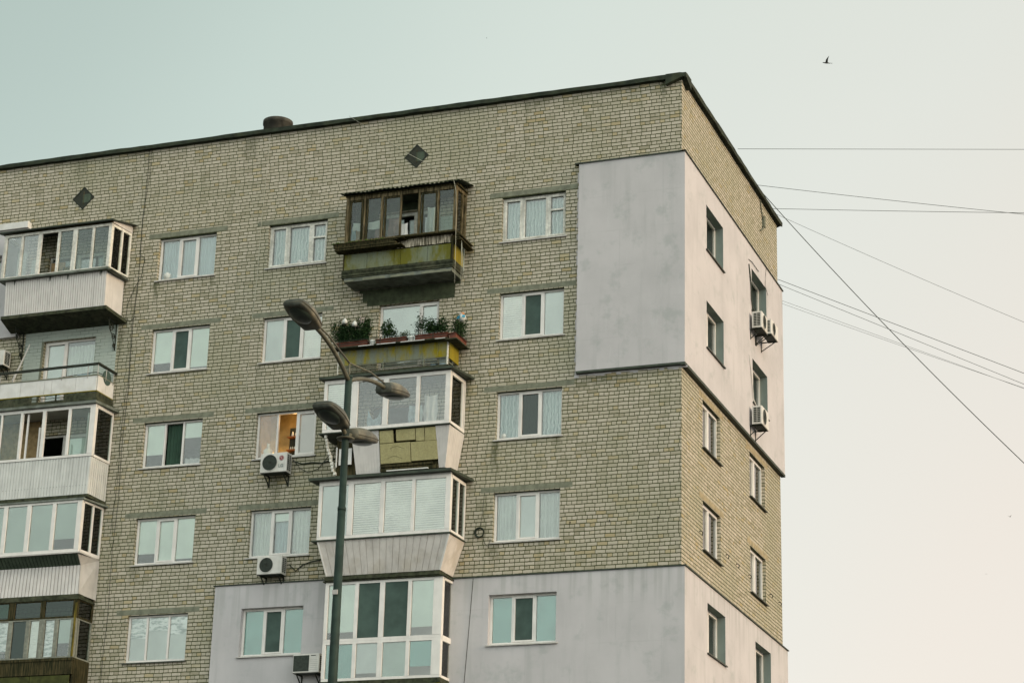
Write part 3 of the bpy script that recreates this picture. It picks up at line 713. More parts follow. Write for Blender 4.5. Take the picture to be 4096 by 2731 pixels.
# rotten ledge boards with moss
q = MB()
for i in range(7):
    z = 23.90+i*.032; q.box(-9.74+random.uniform(-.05, .05), -7.85+random.uniform(-.15, .2), -.98-random.uniform(0, .05), -.70, z, z+.024)
q.box(-9.78, -9.6, -.97, -.3, 24.06, 24.10)
q.box(-7.9, -6.12, -.92, -.70, 24.135, 24.175)
for i in range(4): z = 23.86+i*.06; q.box(-6.13, -6.02+random.uniform(-.03, .1), -.96-random.random()*.03, -.05, z, z+.035)
q.build('rotten_ledge', 'wooddark', b0, O)
q = MB()
for i in range(150):
    x = random.uniform(-9.7, -8.2) if i < 110 else random.uniform(-9.78, -9.6); s = random.uniform(.02, .05)
    q.lathe([(s, 0), (s*.8, s*.5), (s*.2, s*.8)], (x, random.uniform(-1.0, -.80), 24.12-.02*abs(x+9)+.01*random.random()), 6)
q.build('moss', 'moss', b0, O)
q = MB(); x = -7.95
while x < -6.34:
    w = random.uniform(.075, .095); q.box(x, x+w-.008, -.735-random.random()*.008, -.71, 23.885+(.02*random.random()), 24.13); x += w
q.build('peeling_planks', 'plank', b0, O)
bx('parapet_board', 'wooddark', b0, O, (-9.54, -7.96, -.735, -.70, 23.87, 24.2), (-9.54, -6.28, -.70, -.64, 23.9, 24.2), (-6.30, -6.25, -.70, -.02, 23.86, 24.2))
xs = [-9.53, -8.84, -8.02, -7.83, -7.03, -6.34]
for i in range(5): MB().box(xs[i]+.006, xs[i+1]-.006, -.725, -.70, 23.41, 23.865).build('parapet_panel', 'panelA', b0, O)
bx('parapet_post', 'wooddark', b0, O, (-6.335, -6.265, -.74, -.68, 23.2, 24.1), (-9.56, -9.53, -.74, -.68, 23.2, 24.1))
for a, b in ((-.67, -.36), (-.35, -.02)): MB().box(-6.275, -6.25, a, b, 23.40, 23.85).build('parapet_panel', 'panelY', b0, O)
q = MB()
for i in range(9):
    z = 23.16+i*.026; q.box(-9.57-random.random()*.02, -6.25+random.random()*.02, -.75-random.random()*.03, -.02, z, z+.022)
q.build('slab_edge', 'slabdark', b0, O)
q = MB(); q.box(-9.50, -6.28, -.74, -.01, 23.045, 23.155); q.build('slab', 'concrete', b0, O)
q = MB(); x = -9.5
while x < -6.3:
    w = random.uniform(.08, .3)
    if random.random() < .7: MB().box(x, x+w, -.752, -.741, 23.05, 23.09+random.random()*.05).build('crumbling_edge', 'lintel', b0, O)
    x += w
# door and window behind
window((-8.85, 0, 23.3), 1.85, 2.0, [(1.2, 'g', dict(sash=True)), (.8, 'g', dict(sash='vent', **cur('cloth', .0, .72)))], lint=False, sill=None, frame='oldwhite')

# --- B1: open balcony with planters
b1 = balcony((-7.9, 0, 20.3)); O = b1.location; b1['label'] = 'open balcony with lichen yellow panels and red brown planters'
xs = [-9.53, -8.84, -7.84, -7.04, -6.59, -6.34]
for i in range(5): MB().box(xs[i]+.004, xs[i+1]-.004, -.725, -.70, 20.60, 21.03).build('parapet_panel', 'panelB', b1, O)
for a, b in ((-.68, -.36), (-.35, -.02)): MB().box(-6.30, -6.275, a, b, 20.56, 21.0).build('parapet_panel', 'panelY', b1, O)
bx('parapet_post', 'oldwhite', b1, O, (-6.338, -6.305, -.735, -.69, 20.36, 21.03), (-9.56, -9.534, -.735, -.69, 20.36, 21.03))
bx('top_rail', 'slabdark', b1, O, (-9.6, -6.25, -.98, -.69, 21.032, 21.06), (-6.32, -5.98, -.95, -.02, 21.0, 21.03))
bx('white_strip', 'panelW', b1, O, (-8.85, -8.4, -.985, -.975, 21.03, 21.05), (-8.3, -7.75, -.985, -.975, 21.03, 21.05), (-7.6, -6.9, -.985, -.975, 21.03, 21.05), (-6.6, -6.3, -.985, -.975, 21.03, 21.05))
q = MB()
for z in (20.58, 20.52, 20.45): q.beam((-9.55, -.72, z), (-6.3, -.72, z), .02, .02)
for x in (-8.2, -7.0, -6.35): q.beam((x, -.72, 20.38), (x, -.72, 20.6), .025, .03)
for y_ in (-.4, -.1): q.beam((-6.3, y_, 20.38), (-6.3, y_, 20.6), .02, .02)
q.beam((-6.3, -.72, 20.45), (-6.3, 0, 20.45), .02, .02)
q.build('low_rail', 'lintel', b1, O)
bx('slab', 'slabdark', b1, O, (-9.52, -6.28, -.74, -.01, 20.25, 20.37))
q = MB()
for z in (21.12, 21.22): q.beam((-9.6, -1.0, z), (-6.2, -1.0, z), .012, .012)
for x in (-9.4, -8.2, -7.7, -6.65): q.beam((x, -1.0, 21.04), (x, -1.0, 21.23), .014, .014)
q.beam((-6.0, -1.0, 21.17), (-5.96, -.1, 21.17), .012, .012); q.beam((-6.2, -1.0, 21.22), (-5.96, -.98, 21.2), .012, .012)
q.build('planter_rail', 'iron', b1, O)
q = MB(); q.box(-9.10, -6.47, -.008, 0, 22.56, 22.69); q.box(-9.24, -6.47, -.009, 0, 22.692, 22.95); q.box(-9.35, -6.3, -.007, 0, 22.952, 23.04); q.build('lintel', 'darklintel', b1, O)
window((-8.72, 0, 20.66), 1.80, 1.88, [(2.1, 'g', dict(glass='glass', back=[('blind', 'blindgrey', .0, 1)])), (1, 'g', dict(sash=True, back=[('blind', 'blindgrey', .0, 1)]))], lint=False, sill=None)
bx('junk', 'clothblue', b1, O, (-6.9, -6.75, -.5, -.3, 20.38, 20.6), (-6.6, -6.42, -.6, -.4, 20.38, 20.62))

# --- B2: white glazed, foam exposed below
b2 = balcony((-7.9, 0, 17.5)); O = b2.location; b2['label'] = 'white glazed balcony with bare yellow insulation foam below'
posts = [(-8.94, -8.76), (-8.02, -7.87), (-7.06, -6.96)]
glaze(b2, -9.77, -6.08, -1.02, 18.62, 20.10, posts, -6.04, (.86,), 'pvc', 'glass', .10, .10, .07, blinds={0: ('blind', 'slats', 0)}, corner=.14, gms={'side': 'glassbalcony', 1: 'glass', 2: 'glass'})
MB().slab([(-9.9, -1.14, 20.12), (-5.98, -1.14, 20.12), (-5.80, 0, 20.12), (-9.8, 0, 20.12)], (0, 0, .06)).build('roof', 'flash', b2, O)
bx('sill_strip', 'flash', b2, O, (-9.86, -6.04, -1.06, -.02, 18.585, 18.617))
# curtains and shadows of objects inside: hanging washing is separate
q = MB()
q.boards((-8.92, -1.0, 18.58), (-8.12, -1.0, 18.58), (-8.12, -.74, 17.48), (-8.82, -.76, 17.48), 9, .012, .008); q.build('cladding', 'clad', b2, O)
q = MB(); q.boards((-6.48, -1.0, 18.58), (-6.07, -1.0, 18.58), (-6.26, -.74, 17.50), (-6.44, -.74, 17.50), 4, .012, .008); q.build('cladding', 'clad', b2, O)
q = MB(); q.boards((-6.07, -1.0, 18.58), (-6.03, -.02, 18.58), (-6.20, -.02, 17.56), (-6.26, -.74, 17.50), 9, .010, .006); q.build('cladding', 'clad', b2, O)
blocks = [(-8.10, -7.70, 18.24, 18.56), (-7.62, -7.06, 18.27, 18.56), (-7.05, -6.80, 18.23, 18.56), (-6.79, -6.47, 18.22, 18.56), (-8.10, -7.22, 17.70, 18.22), (-7.21, -6.45, 17.72, 18.21)]
for i, (a, b, c_, d_) in enumerate(blocks):
    t0 = (18.58-d_)/1.08*.24; t1 = (18.58-c_)/1.08*.24
    q = MB(); q.slab([(a+.006, -1.0+t1, c_), (b-.006, -1.0+t1, c_), (b-.006, -.93+t1, c_), (a+.006, -.93+t1, c_)], (0, t0-t1, d_-c_)); q.build('foam_block', 'foam', b2, O)
for (xa, za, s) in ((-7.8, 18.08, 1), (-7.88, 17.83, 1.1)):
    pts = [(xa+j*.06, -.905-.0+(.235*(18.08-za)), za+.05*math.sin(j*.55)) for j in range(8)]
    MB().tube([(p_[0], -1.0+(18.58-p_[2])/1.08*.24-.002, p_[2]) for p_ in pts], .0035, 5).build('crack', 'wooddark', b2, O)
bx('inner_board', 'wooddark', b2, O, (-9.45, -6.4, -.70, -.66, 17.45, 18.55), (-8.1, -6.45, -.80, -.70, 17.48, 17.58), (-8.1, -6.6, -.82, -.70, 17.60, 17.66))
bx('slab', 'slabdark', b2, O, (-9.5, -6.28, -.74, -.01, 17.42, 17.478))
bx('white_strip', 'panelW', b2, O, (-7.9, -6.7, -.86, -.82, 17.47, 17.50))
# open left part: ragged edge, rag and box
q = MB()
zs = [18.58-i*.09 for i in range(13)]
for i in range(12):
    x = -9.72+(i*.02)+random.uniform(-.03, .03); t = (18.58-zs[i])/1.08*.24
    q.box(x, x+.05+random.random()*.03, -1.0+t, -.93+t, zs[i]-.085, zs[i])
q.build('ragged_edge', 'oldwhite', b2, O)
bx('inner_panel', 'panelW', b2, O, (-9.32, -8.95, -.83, -.80, 17.75, 18.2)); bx('inner_strip', 'panelW', b2, O, (-9.40, -9.37, -.85, -.82, 17.7, 18.25))

# --- B3: glazed with slatted blinds, beige tapered cladding
b3 = balcony((-7.9, 0, 14.7)); O = b3.location; b3['label'] = 'glazed balcony with white slatted blinds above tapered beige cladding'
posts = [(-8.88, -8.73), (-7.95, -7.83), (-7.05, -6.96)]
glaze(b3, -9.74, -5.95, -1.05, 15.65, 17.22, posts, -5.93, (.5,), 'pvc', 'glass', .09, .09, .07, blinds={k: ('blind', 'slats' if k else 'blindgrey', 0) for k in range(4)}, corner=.14, gms={'side': 'glassdark'})
MB().slab([(-10.0, -1.22, 17.26), (-5.9, -1.22, 17.26), (-5.72, 0, 17.26), (-9.9, 0, 17.26)], (0, 0, .07)).build('roof', 'flash', b3, O)
bx('roof_fascia', 'pvcgrey', b3, O, (-9.74, -5.95, -1.06, -.99, 17.222, 17.258))
bx('sill_strip', 'flash', b3, O, (-9.88, -5.90, -1.09, -.02, 15.612, 15.647))
q = MB(); q.boards((-9.70, -1.04, 15.61), (-5.95, -1.04, 15.61), (-6.27, -.80, 14.72), (-9.50, -.80, 14.72), 19, .018, .015); q.build('cladding', 'cladbeige', b3, O)
q = MB(); q.boards((-5.95, -1.04, 15.61), (-5.92, -.02, 15.61), (-6.22, -.02, 14.70), (-6.27, -.80, 14.72), 1, .004, .004); q.build('cladding', 'cladbeige', b3, O)
q = MB(); q.boards((-9.76, -.02, 15.61), (-9.70, -1.04, 15.61), (-9.50, -.80, 14.72), (-9.5, -.02, 14.72), 1, .004, .004); q.build('cladding', 'cladbeige', b3, O)
q = MB(); q.beam((-5.955, -1.055, 15.6), (-6.275, -.815, 14.72), .05, .012, (0, -1, 0)); q.beam((-9.70, -1.05, 15.6), (-9.50, -.81, 14.72), .04, .012, (0, -1, 0)); q.build('corner_trim', 'pvc', b3, O)
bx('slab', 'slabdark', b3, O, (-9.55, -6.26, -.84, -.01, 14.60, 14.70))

# --- B4: tall two-tier white glazing
b4 = balcony((-7.9, 0, 11.9)); O = b4.location; b4['label'] = 'full height white two tier glazed balcony at the bottom'
posts = [(-8.68, -8.58), (-7.97, -7.83), (-7.17, -7.07)]
glaze(b4, -9.54, -6.20, -.74, 12.97, 14.56, posts, -6.17, (.9,), 'pvc', 'glass', .07, .07, .07, blinds={0: ('blind', 'blindmint', .12), 1: ('insect_screen', 'mesh', 0), 2: ('insect_screen', 'mesh', 0), 3: ('blind', 'blindmint', .15)}, corner=.25, gms={'side': 'glassbalcony'})
glaze(b4, -9.54, -6.20, -.74, 11.93, 12.968, posts, -6.17, (.9,), 'pvc', 'glass', .07, .07, .07, blinds={k: ('blind', ['blindteal', 'blindgrey', 'slatsteal', 'blindteal'][k], [0, .12, 0, .25][k]) for k in range(4)}, corner=.25, gms={'side': 'glassbalcony'})
bx('roof_trim', 'slabdark', b4, O, (-9.6, -6.14, -.80, -.01, 14.563, 14.597)); bx('slab', 'slabdark', b4, O, (-9.56, -6.18, -.76, -.01, 11.8, 11.927))
bx('parapet_panel', 'panelA', b4, O, (-9.54, -6.2, -.74, -.70, 10.8, 11.797))

# --- L0
L0 = balcony((-18.7, 0, 23.05)); O = L0.location; L0['label'] = 'top left balcony with peeling white frames above narrow white boards'
posts = [(-19.98, -19.91), (-19.40, -19.28), (-18.73, -18.65), (-18.22, -18.08), (-17.58, -17.51)]
glaze(L0, -20.56, -16.93, -.95, 24.23, 25.62, posts, -16.81, (.52,), 'oldwhite', 'glassbalcony', .05, .08, .06, open_ix=(2,), corner=.10, gms={0: 'glass', 1: 'glass'})
MB().slab([(-20.75, -1.1, 25.65), (-16.85, -1.1, 25.65), (-16.66, 0, 25.86), (-20.75, 0, 25.86)], (0, 0, .03)).build('roof', 'flash', L0, O)
bx('roof_beam', 'wooddark', L0, O, (-20.6, -16.93, -.96, -.90, 25.622, 25.655))
q = MB(); q.boards((-16.90, -.93, 25.68), (-16.80, -.02, 25.86), (-16.80, -.02, 25.63), (-16.90, -.93, 25.625), 16, .006, .005); q.build('gable_board', 'clad', L0, O)
bx('ledge', 'concrete', L0, O, (-20.62, -16.90, -1.02, -.02, 24.165, 24.227), (-16.95, -16.79, -1.0, -.02, 24.14, 24.164))
q = MB(); q.boards((-20.42, -.88, 24.16), (-17.02, -.88, 24.16), (-17.0, -.88, 23.06), (-20.36, -.88, 23.06), 44, .022, .022); q.build('cladding', 'clad', L0, O)
q = MB(); q.boards((-17.02, -.88, 24.13), (-16.94, -.02, 24.13), (-16.92, -.02, 23.06), (-17.0, -.88, 23.06), 1, .004, .004); q.build('cladding', 'clad', L0, O)
q = MB(); q.boards((-20.45, -.02, 24.16), (-20.42, -.88, 24.16), (-20.36, -.88, 23.06), (-20.4, -.02, 23.06), 12, .010, .009); q.build('cladding', 'clad', L0, O)
MB().slab([(-20.4, -.97, 22.95), (-16.88, -.97, 22.95), (-16.72, 0, 22.80), (-20.6, 0, 22.80)], (0, 0, .10)).build('slab', 'slabdark', L0, O)
q = MB()
for x in (-20.1, -18.9, -18.3, -17.2): q.slab([(x-.03, -.885, 24.2), (x+.03, -.885, 24.2), (x, -.885, 24.02)], (0, -.02, 0))
q.build('rafter_end', 'flash', L0, O)
# scroll brackets below
for x in (-17.05, -20.18):
    q = MB(); q.tube([(x, -.02, 22.8), (x, -.02, 22.0)], .02, 6); q.tube([(x, -.02, 22.78), (x, -.5, 22.85)], .018, 6)
    for (cy, cz, r0, tw) in ((-.30, 22.62, .13, 2.2), (-.16, 22.38, .10, 2.0), (-.10, 22.12, .07, 2.0)):
        q.tube([(x, cy+r0*(1-.8*t/24)*math.cos(t/24*tw*math.pi*1.6), cz+r0*(1-.8*t/24)*math.sin(t/24*tw*math.pi*1.6)) for t in range(25)], .014, 5)
    q.tube([(x, -.48, 22.82), (x, -.40, 22.55), (x, -.24, 22.42), (x, -.12, 22.2), (x, -.04, 22.02)], .013, 5)
    q.build('scroll_bracket', 'iron', L0, O)
window((-19.6, 0, 23.3), 1.9, 1.9, [(1, 'g', {}), (1, 'g', dict(sash=True))], lint=False, sill=None, frame='oldwhite')
bx('inner_wall', 'brownboard', L0, O, (-19.45, -19.0, -.06, -.004, 23.3, 24.95)); bx('inner_boards', 'yellowwood', L0, O, (-19.0, -18.6, -.12, -.07, 23.3, 24.75), (-17.0, -16.96, -.75, -.35, 24.24, 25.3))
bx('inner_panel', 'paintwall', L0, O, (-20.35, -20.05, -.5, -.45, 23.3, 25.2), (-19.95, -19.8, -.35, -.3, 23.3, 25.))

# --- L1: open balcony with rail, whitewashed wall
L1 = balcony((-18.6, 0, 20.2)); O = L1.location; L1['label'] = 'open balcony with black handrail and low white panels'
q = MB(); grid(q, PF(-.012), -20.10, -17.0, 20.3, 22.80, [(-19.53, -17.72, 20.55, 22.5)]); q.face((-17.0, -.012, 20.3), (-17.0, 0, 20.3), (-17.0, 0, 22.8), (-17.0, -.012, 22.8)); q.build('whitewash', 'paintwall', L1, O)
bx('door_reveal', 'lintel', L1, O, (-19.53, -19.462, -.014, .28, 20.5, 22.5))
window((-19.46, 0, 20.55), 1.74, 1.95, [(.68, 'g', dict(sash=True, back=[('blind', 'blindgrey', 0, 1)])), (1, 'g', dict(back=[('curtain', 'curtain', 0, .95)]))], lint=False, sill=None)
q = MB(); q.beam((-20.35, -.93, 21.27), (-16.95, -.93, 21.30), .07, .06); q.beam((-16.97, -.95, 21.30), (-16.93, 0, 21.28), .07, .06)
q.build('handrail', 'iron', L1, O)
q = MB()
for x in (-20.2, -18.15, -17.3, -16.97): q.tube([(x, -.93, 20.9), (x, -.93, 21.27)], .012, 5)
for y_ in (-.5, -.1): q.tube([(-16.96, y_, 20.9), (-16.95, y_, 21.27)], .012, 5)
q.build('rail_post', 'pvcgrey', L1, O)
xs = [-20.9, -20.19, -19.49, -18.70, -18.46, -17.67, -16.99]
for i in range(6): MB().box(xs[i]+.005, xs[i+1]-.005, -.925, -.90, 20.51, 20.95).build('parapet_panel', 'panelW', L1, O)
for a, b in ((-.89, -.46), (-.45, -.02)): MB().box(-16.985, -16.965, a, b, 20.51, 20.96).build('parapet_panel', 'panelW', L1, O)
bx('panel_trim', 'lintel', L1, O, (-20.9, -16.96, -.94, -.89, 20.952, 20.985), (-16.99, -16.955, -.89, -.02, 20.962, 20.985)); bx('panel_base', 'panelY', L1, O, (-20.9, -16.96, -.935, -.89, 20.482, 20.508), (-16.99, -16.96, -.89, -.02, 20.482, 20.508))
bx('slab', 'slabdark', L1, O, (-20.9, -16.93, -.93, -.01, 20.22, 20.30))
q = MB()
for x in (-20.2, -18.9, -18.3, -17.0): q.beam((x, -.9, 20.30), (x, -.9, 20.48), .035, .035)
q.beam((-20.5, -.9, 20.39), (-17.0, -.9, 20.39), .015, .015); q.box(-17.02, -16.95, -.9, -.02, 20.302, 20.48); q.box(-18.0, -16.96, -.93, -.89, 20.302, 20.46); q.box(-20.9, -19.1, -.93, -.89, 20.302, 20.47)
q.build('low_rail', 'slabdark', L1, O)
bx('inner_panel', 'panelW', L1, O, (-18.9, -18.0, -.3, -.26, 20.31, 20.55))

# --- L2
L2 = balcony((-18.5, 0, 17.5)); O = L2.location; L2['label'] = 'white sliding glazed balcony above ribbed white sheet cladding'
posts = [(-20.0, -19.95), (-19.35, -19.27), (-18.62, -18.52), (-17.78, -17.69)]
glaze(L2, -20.9, -16.90, -.97, 18.56, 20.08, posts, -16.87, (), 'pvc', 'glassbalcony', .07, .09, .07, open_ix=(2, 3), corner=.17, gms={'side': 'glassdark', 0: 'glassbalcony'})
MB().slab([(-21, -1.06, 20.09), (-16.87, -1.06, 20.09), (-16.72, 0, 20.09), (-21, 0, 20.09)], (0, 0, .08)).build('roof', 'concrete', L2, O)
q = MB(); q.boards((-20.9, -.95, 18.555), (-16.92, -.95, 18.555), (-16.94, -.95, 17.46), (-20.9, -.95, 17.46), 42, .034, .018); q.build('cladding', 'cladgrey', L2, O)
q = MB(); q.boards((-16.92, -.95, 18.555), (-16.89, -.02, 18.555), (-16.90, -.02, 17.46), (-16.94, -.95, 17.46), 9, .034, .018); q.build('cladding', 'cladgrey', L2, O)
q = MB()
for i in range(38): q.disc((-20.85+i*.1037, -.951, 17.72), .008, 'y', 6, .006)
q.build('screws', 'iron', L2, O)
bx('slab', 'slabdark', L2, O, (-20.9, -16.90, -.97, -.01, 17.36, 17.455))
bx('inner_sash', 'pvc', L2, O, (-19.18, -19.13, -.88, -.84, 18.64, 19.98), (-18.85, -18.80, -.75, -.71, 18.64, 19.6), (-17.25, -17.21, -.8, -.76, 18.64, 19.9))
window((-19.3, 0, 17.8), 1.6, 1.8, [(1, 'open'), (1.1, 'g', dict(sash=True, back=[('blind', 'blindmint', 0, 1)]))], lint=False, sill=None)
bx('ceiling_board', 'pvcgrey', L2, O, (-20.8, -16.95, -.9, -.02, 20.04, 20.075)); bx('inner_wall', 'brownboard', L2, O, (-20.8, -19.3, -.03, -.005, 17.6, 20.03), (-17.7, -16.95, -.03, -.005, 17.6, 20.03))
q = MB(); q.tube([(-17.05, -.35, 18.6), (-16.98, -.15, 19.6)], .015, 5); q.tube([(-17.02, -.3, 18.6), (-16.97, -.2, 19.3)], .012, 5); q.build('inner_pole', 'pvc', L2, O)

# --- L3
L3 = balcony((-18.5, 0, 14.7)); O = L3.location; L3['label'] = 'glazed balcony with green blinds over a dark sloping soffit'
posts = [(-19.56, -19.44), (-18.80, -18.67), (-17.98, -17.87)]
glaze(L3, -20.9, -17.03, -1.0, 15.80, 17.28, posts, -16.93, (.5,), 'pvc', 'glass', .09, .06, .07, blinds={k: ('blind', 'slatsteal', .0 if k < 3 else .22) for k in range(4)}, corner=.15, gms={'side': 'glassdark'})
MB().slab([(-21, -1.04, 17.285), (-16.98, -1.04, 17.285), (-16.8, 0, 17.285), (-21, 0, 17.285)], (0, 0, .05)).build('roof', 'concrete', L3, O)
bx('sill_strip', 'pvcgrey', L3, O, (-20.9, -16.95, -1.03, -.02, 15.76, 15.797))
q = MB(); q.boards((-20.9, -.99, 15.755), (-17.05, -.99, 15.755), (-17.12, -.66, 15.50), (-20.9, -.66, 15.50), 34, .03, .02); q.build('soffit', 'soffit', L3, O)
q = MB(); q.boards((-20.9, -.665, 15.50), (-17.12, -.665, 15.50), (-17.04, -.78, 14.66), (-20.9, -.78, 14.66), 34, .03, .03); q.build('cladding', 'clad', L3, O)
q = MB(); q.slab([(-17.05, -.99, 15.755), (-17.12, -.665, 15.50), (-17.04, -.78, 14.66), (-16.93, -.02, 14.62), (-16.93, -.02, 15.755)], (.012, 0, 0)); q.build('side_panel', 'pvcgrey', L3, O)
bx('slab', 'slabdark', L3, O, (-20.9, -17.0, -.80, -.01, 14.55, 14.655))

# --- L4: old dark wooden glazing with foil
L4 = balcony((-18.3, 0, 11.9)); O = L4.location; L4['label'] = 'dark old wooden balcony with foil behind its panes at the bottom left'
posts = [(-19.86, -19.8), (-19.14, -19.0), (-18.57, -18.44), (-18.15, -17.97), (-17.66, -17.54)]
glaze(L4, -20.6, -17.0, -.84, 12.88, 13.98, posts, -16.97, (.12,), 'greyframe', 'glass', .04, .03, .06, corner=.14, blinds={0: ('foil', 'foil', 0), 1: ('foil', 'foil', .2), 2: ('curtain', 'mesh', 0), 3: ('foil', 'blind', 0), 4: ('foil', 'foil', 0), 5: ('blind', 'slatsteal', .35)}, gms={2: 'glassdark', 'side': 'glassdark'})
glaze(L4, -20.6, -17.0, -.84, 13.985, 14.50, [(-19.86, -19.8), (-19.18, -18.98), (-18.15, -18.02)], -16.97, (), 'wooddark', 'glassdark', .05, .03, .06, corner=.12, blinds={1: ('foil', 'blind', .1)})
bx('corner_post', 'yellowwood', L4, O, (-17.06, -16.99, -.855, -.845, 12.9, 14.4)); bx('roof_beam', 'slabdark', L4, O, (-20.6, -16.95, -.86, -.01, 14.502, 14.546))
bx('sill_strip', 'wooddark', L4, O, (-20.6, -16.96, -.88, -.01, 12.80, 12.877)); bx('parapet_board', 'wooddark', L4, O, (-20.6, -16.98, -.86, -.80, 12.42, 12.797), (-17.02, -16.96, -.79, -.01, 11.5, 12.797))
for a, b in ((-20.0, -19.3), (-19.28, -18.3), (-18.28, -17.05)): MB().box(a, b, -.84, -.81, 11.6, 12.40).build('parapet_panel', 'olive', L4, O)
bx('slab', 'slabdark', L4, O, (-20.6, -16.98, -.84, -.01, 11.3, 11.49))

# small iron hooks left in the walls
for x, z in ((-2.99, 15.98), (-1.92, 15.96), (-.61, 15.96)):
    MB().tube([(x, 0, z), (x, -.05, z), (x+.01, -.07, z-.03), (x, -.05, z-.06)], .012, 5).build('hook', 'iron', B)
for y_ in (1.71, 4.38, 5.49, 6.84, 9.37, 10.47):
    MB().tube([(0, y_, 15.98), (.06, y_, 15.98), (.09, y_+.02, 15.93), (.06, y_+.04, 15.87)], .014, 5).build('hook', 'iron', B)

# ------------------------------------------------------------------ things on and round the building
CABG = 'cables and cords on the walls'
def cable(pts, r, m, name, label, cat='cable', n=5, group=None):
    if cat == 'cord': o = MB().tube(pts, r, n).build('cord', m, B); o['label'] = label; return o
    q = MB(); o0 = Vector(pts[0]); q.tube(pts, r, n); o = q.build(name, m, None, o0); return tag(o, label, cat, group)
def wig(p0, p1, n, a, ax=0):
    p0, p1 = Vector(p0), Vector(p1); out_ = []
    for i in range(n+1):
        v = p0.lerp(p1, i/n); k = math.sin(i*.9)*a+random.uniform(-a, a)*.5; v[ax] += k; out_.append(v)
    return out_
cable(wig((-16.47, -.03, 28.3), (-16.53, -.03, 9.5), 40, .02), .007, 'cable', 'wall_cable', 'dark cable running down the bricks from roof to ground beside the left balconies')
cable(wig((-16.40, -.035, 28.3), (-16.62, -.035, 16.5), 26, .03), .005, 'cable', 'wall_cable', 'thinner dark cable wandering beside the long one near the left balconies')
lp = [(-16.45, -.03, 24.9), (-16.30, -.04, 24.8), (-16.36, -.04, 24.2), (-16.55, -.04, 23.9), (-16.74, -.04, 23.4), (-16.76, -.04, 22.95), (-16.6, -.04, 22.85), (-16.45, -.03, 23.0)]
cable(lp, .008, 'cable', 'wall_cable', 'looped black cable hanging right of the top left balcony')
cable(wig((-12.47, -.03, 28.3), (-12.72, -.03, 19.2), 18, .012), .006, 'palecord', 'hanging_cord', 'thin pale cord hanging down the bricks left of the lit window column', 'cord')
cable([(-9.89, -.17, 28.42), (-8.9, -.05, 27.7), (-8.06, -.04, 27.07), (-7.3, -.2, 26.55), (-6.6, -.8, 25.95), (-6.25, -.97, 25.72), (-6.15, -.97, 25.3), (-6.12, -.97, 24.6), (-6.1, -.97, 23.6), (-6.1, -.95, 22.6)], .0055, 'palecord', 'hanging_cord', 'pale cord slanting from roof edge over diamond vent to old wooden balcony', 'cord')
q = MB()
for k in range(4):
    q.tube([(-5.50+(.105+.012*k)*math.cos(t*.35), -.03-.012*k, 15.85+(.105+.01*k)*math.sin(t*.35)) for t in range(19)], .009, 5, False)
q.tube([(-5.42, -.03, 15.76), (-5.35, -.03, 15.55), (-5.25, -.03, 15.45), (-5.2, -.03, 15.65)], .008, 5); q.tube([(-5.5, -.03, 15.95), (-5.45, -.03, 16.3), (-5.40, -.03, 16.9)], .006, 5)
tag(q.build('cable_coil', 'cable', None, (-5.5, 0, 15.85)), 'round coil of black cable hung on the bricks right of the slatted blinds', 'cable coil')
cable([(-11.05, -.1, 18.2), (-10.8, -.04, 18.12), (-10.5, -.03, 18.14), (-10.2, -.03, 18.10), (-9.75, -.05, 18.2)], .018, 'cable', 'wall_cable', 'thick black pipe from the air conditioner with round logo to the foam balcony')
cable([(-11.05, -.1, 18.25), (-10.85, -.04, 18.0), (-10.6, -.03, 17.86), (-10.3, -.03, 17.95), (-10.0, -.03, 18.3), (-9.8, -.05, 18.5)], .009, 'cable', 'wall_cable', 'thin drooping wire beside the pipe of the logo air conditioner')
cable([(-10.98, -.1, 15.3), (-10.8, -.03, 15.12), (-10.6, -.03, 15.28), (-10.35, -.03, 15.35), (-10.1, -.03, 15.38), (-9.8, -.03, 15.4)], .016, 'cable', 'wall_cable', 'black curved pipe of the middle air conditioner running to beige balcony')
cable([(-6.38, -T-.01, 14.5), (-6.5, -T-.01, 13.4), (-6.75, -T-.01, 11.5)][::1] if False else [(-5.60, -T-.012, 14.6), (-5.68, -T-.012, 13.2), (-5.78, -T-.012, 11.5)], .007, 'cable', 'wall_cable', 'thin dark wire straight down the grey plaster beside the bottom balcony')
cable([(.13, 6.76, 25.36), (.14, 6.85, 25.1), (.15, 6.95, 24.7), (.15, 6.98, 24.3), (.16, 7.05, 24.08), (.25, 7.1, 23.9)], .022, 'cable', 'wall_cable', 'thick black pipe down to the upper pair of end wall air conditioners')
cable([(.125, 6.74, 25.5), (.14, 7.1, 25.55), (.14, 7.94, 25.55)], .010, 'cable', 'wall_cable', 'short black wire arching above the top far end wall window')
cable([(.125, 6.70, 22.5), (.14, 6.85, 22.1), (.15, 7.0, 21.6), (.15, 7.1, 21.25), (.25, 7.1, 21.0)], .016, 'sill', 'wall_cable', 'grey pipe leading down to the lower end wall air conditioner')
cable([(.13, 8.92, 26.0), (.135, 8.8, 25.7), (.135, 8.76, 25.4), (.135, 9.1, 25.2)], .006, 'cable', 'wall_cable', 'hair thin wire right of the top far end wall window')
q = MB(); q.tube([(.02, 8.74, 28.25), (.03, 8.85, 27.9), (.04, 9.0, 27.7), (.05, 9.1, 27.5), (.04, 8.9, 27.3), (.03, 8.7, 27.2)], .022, 6); q.box(.0, .08, 9.0, 9.16, 27.45, 27.8)
tag(q.build('junction_box', 'lintel', None, (.0, 8.9, 27.5)), 'small junction box with bent conduit high on the end wall under the roof', 'junction box')

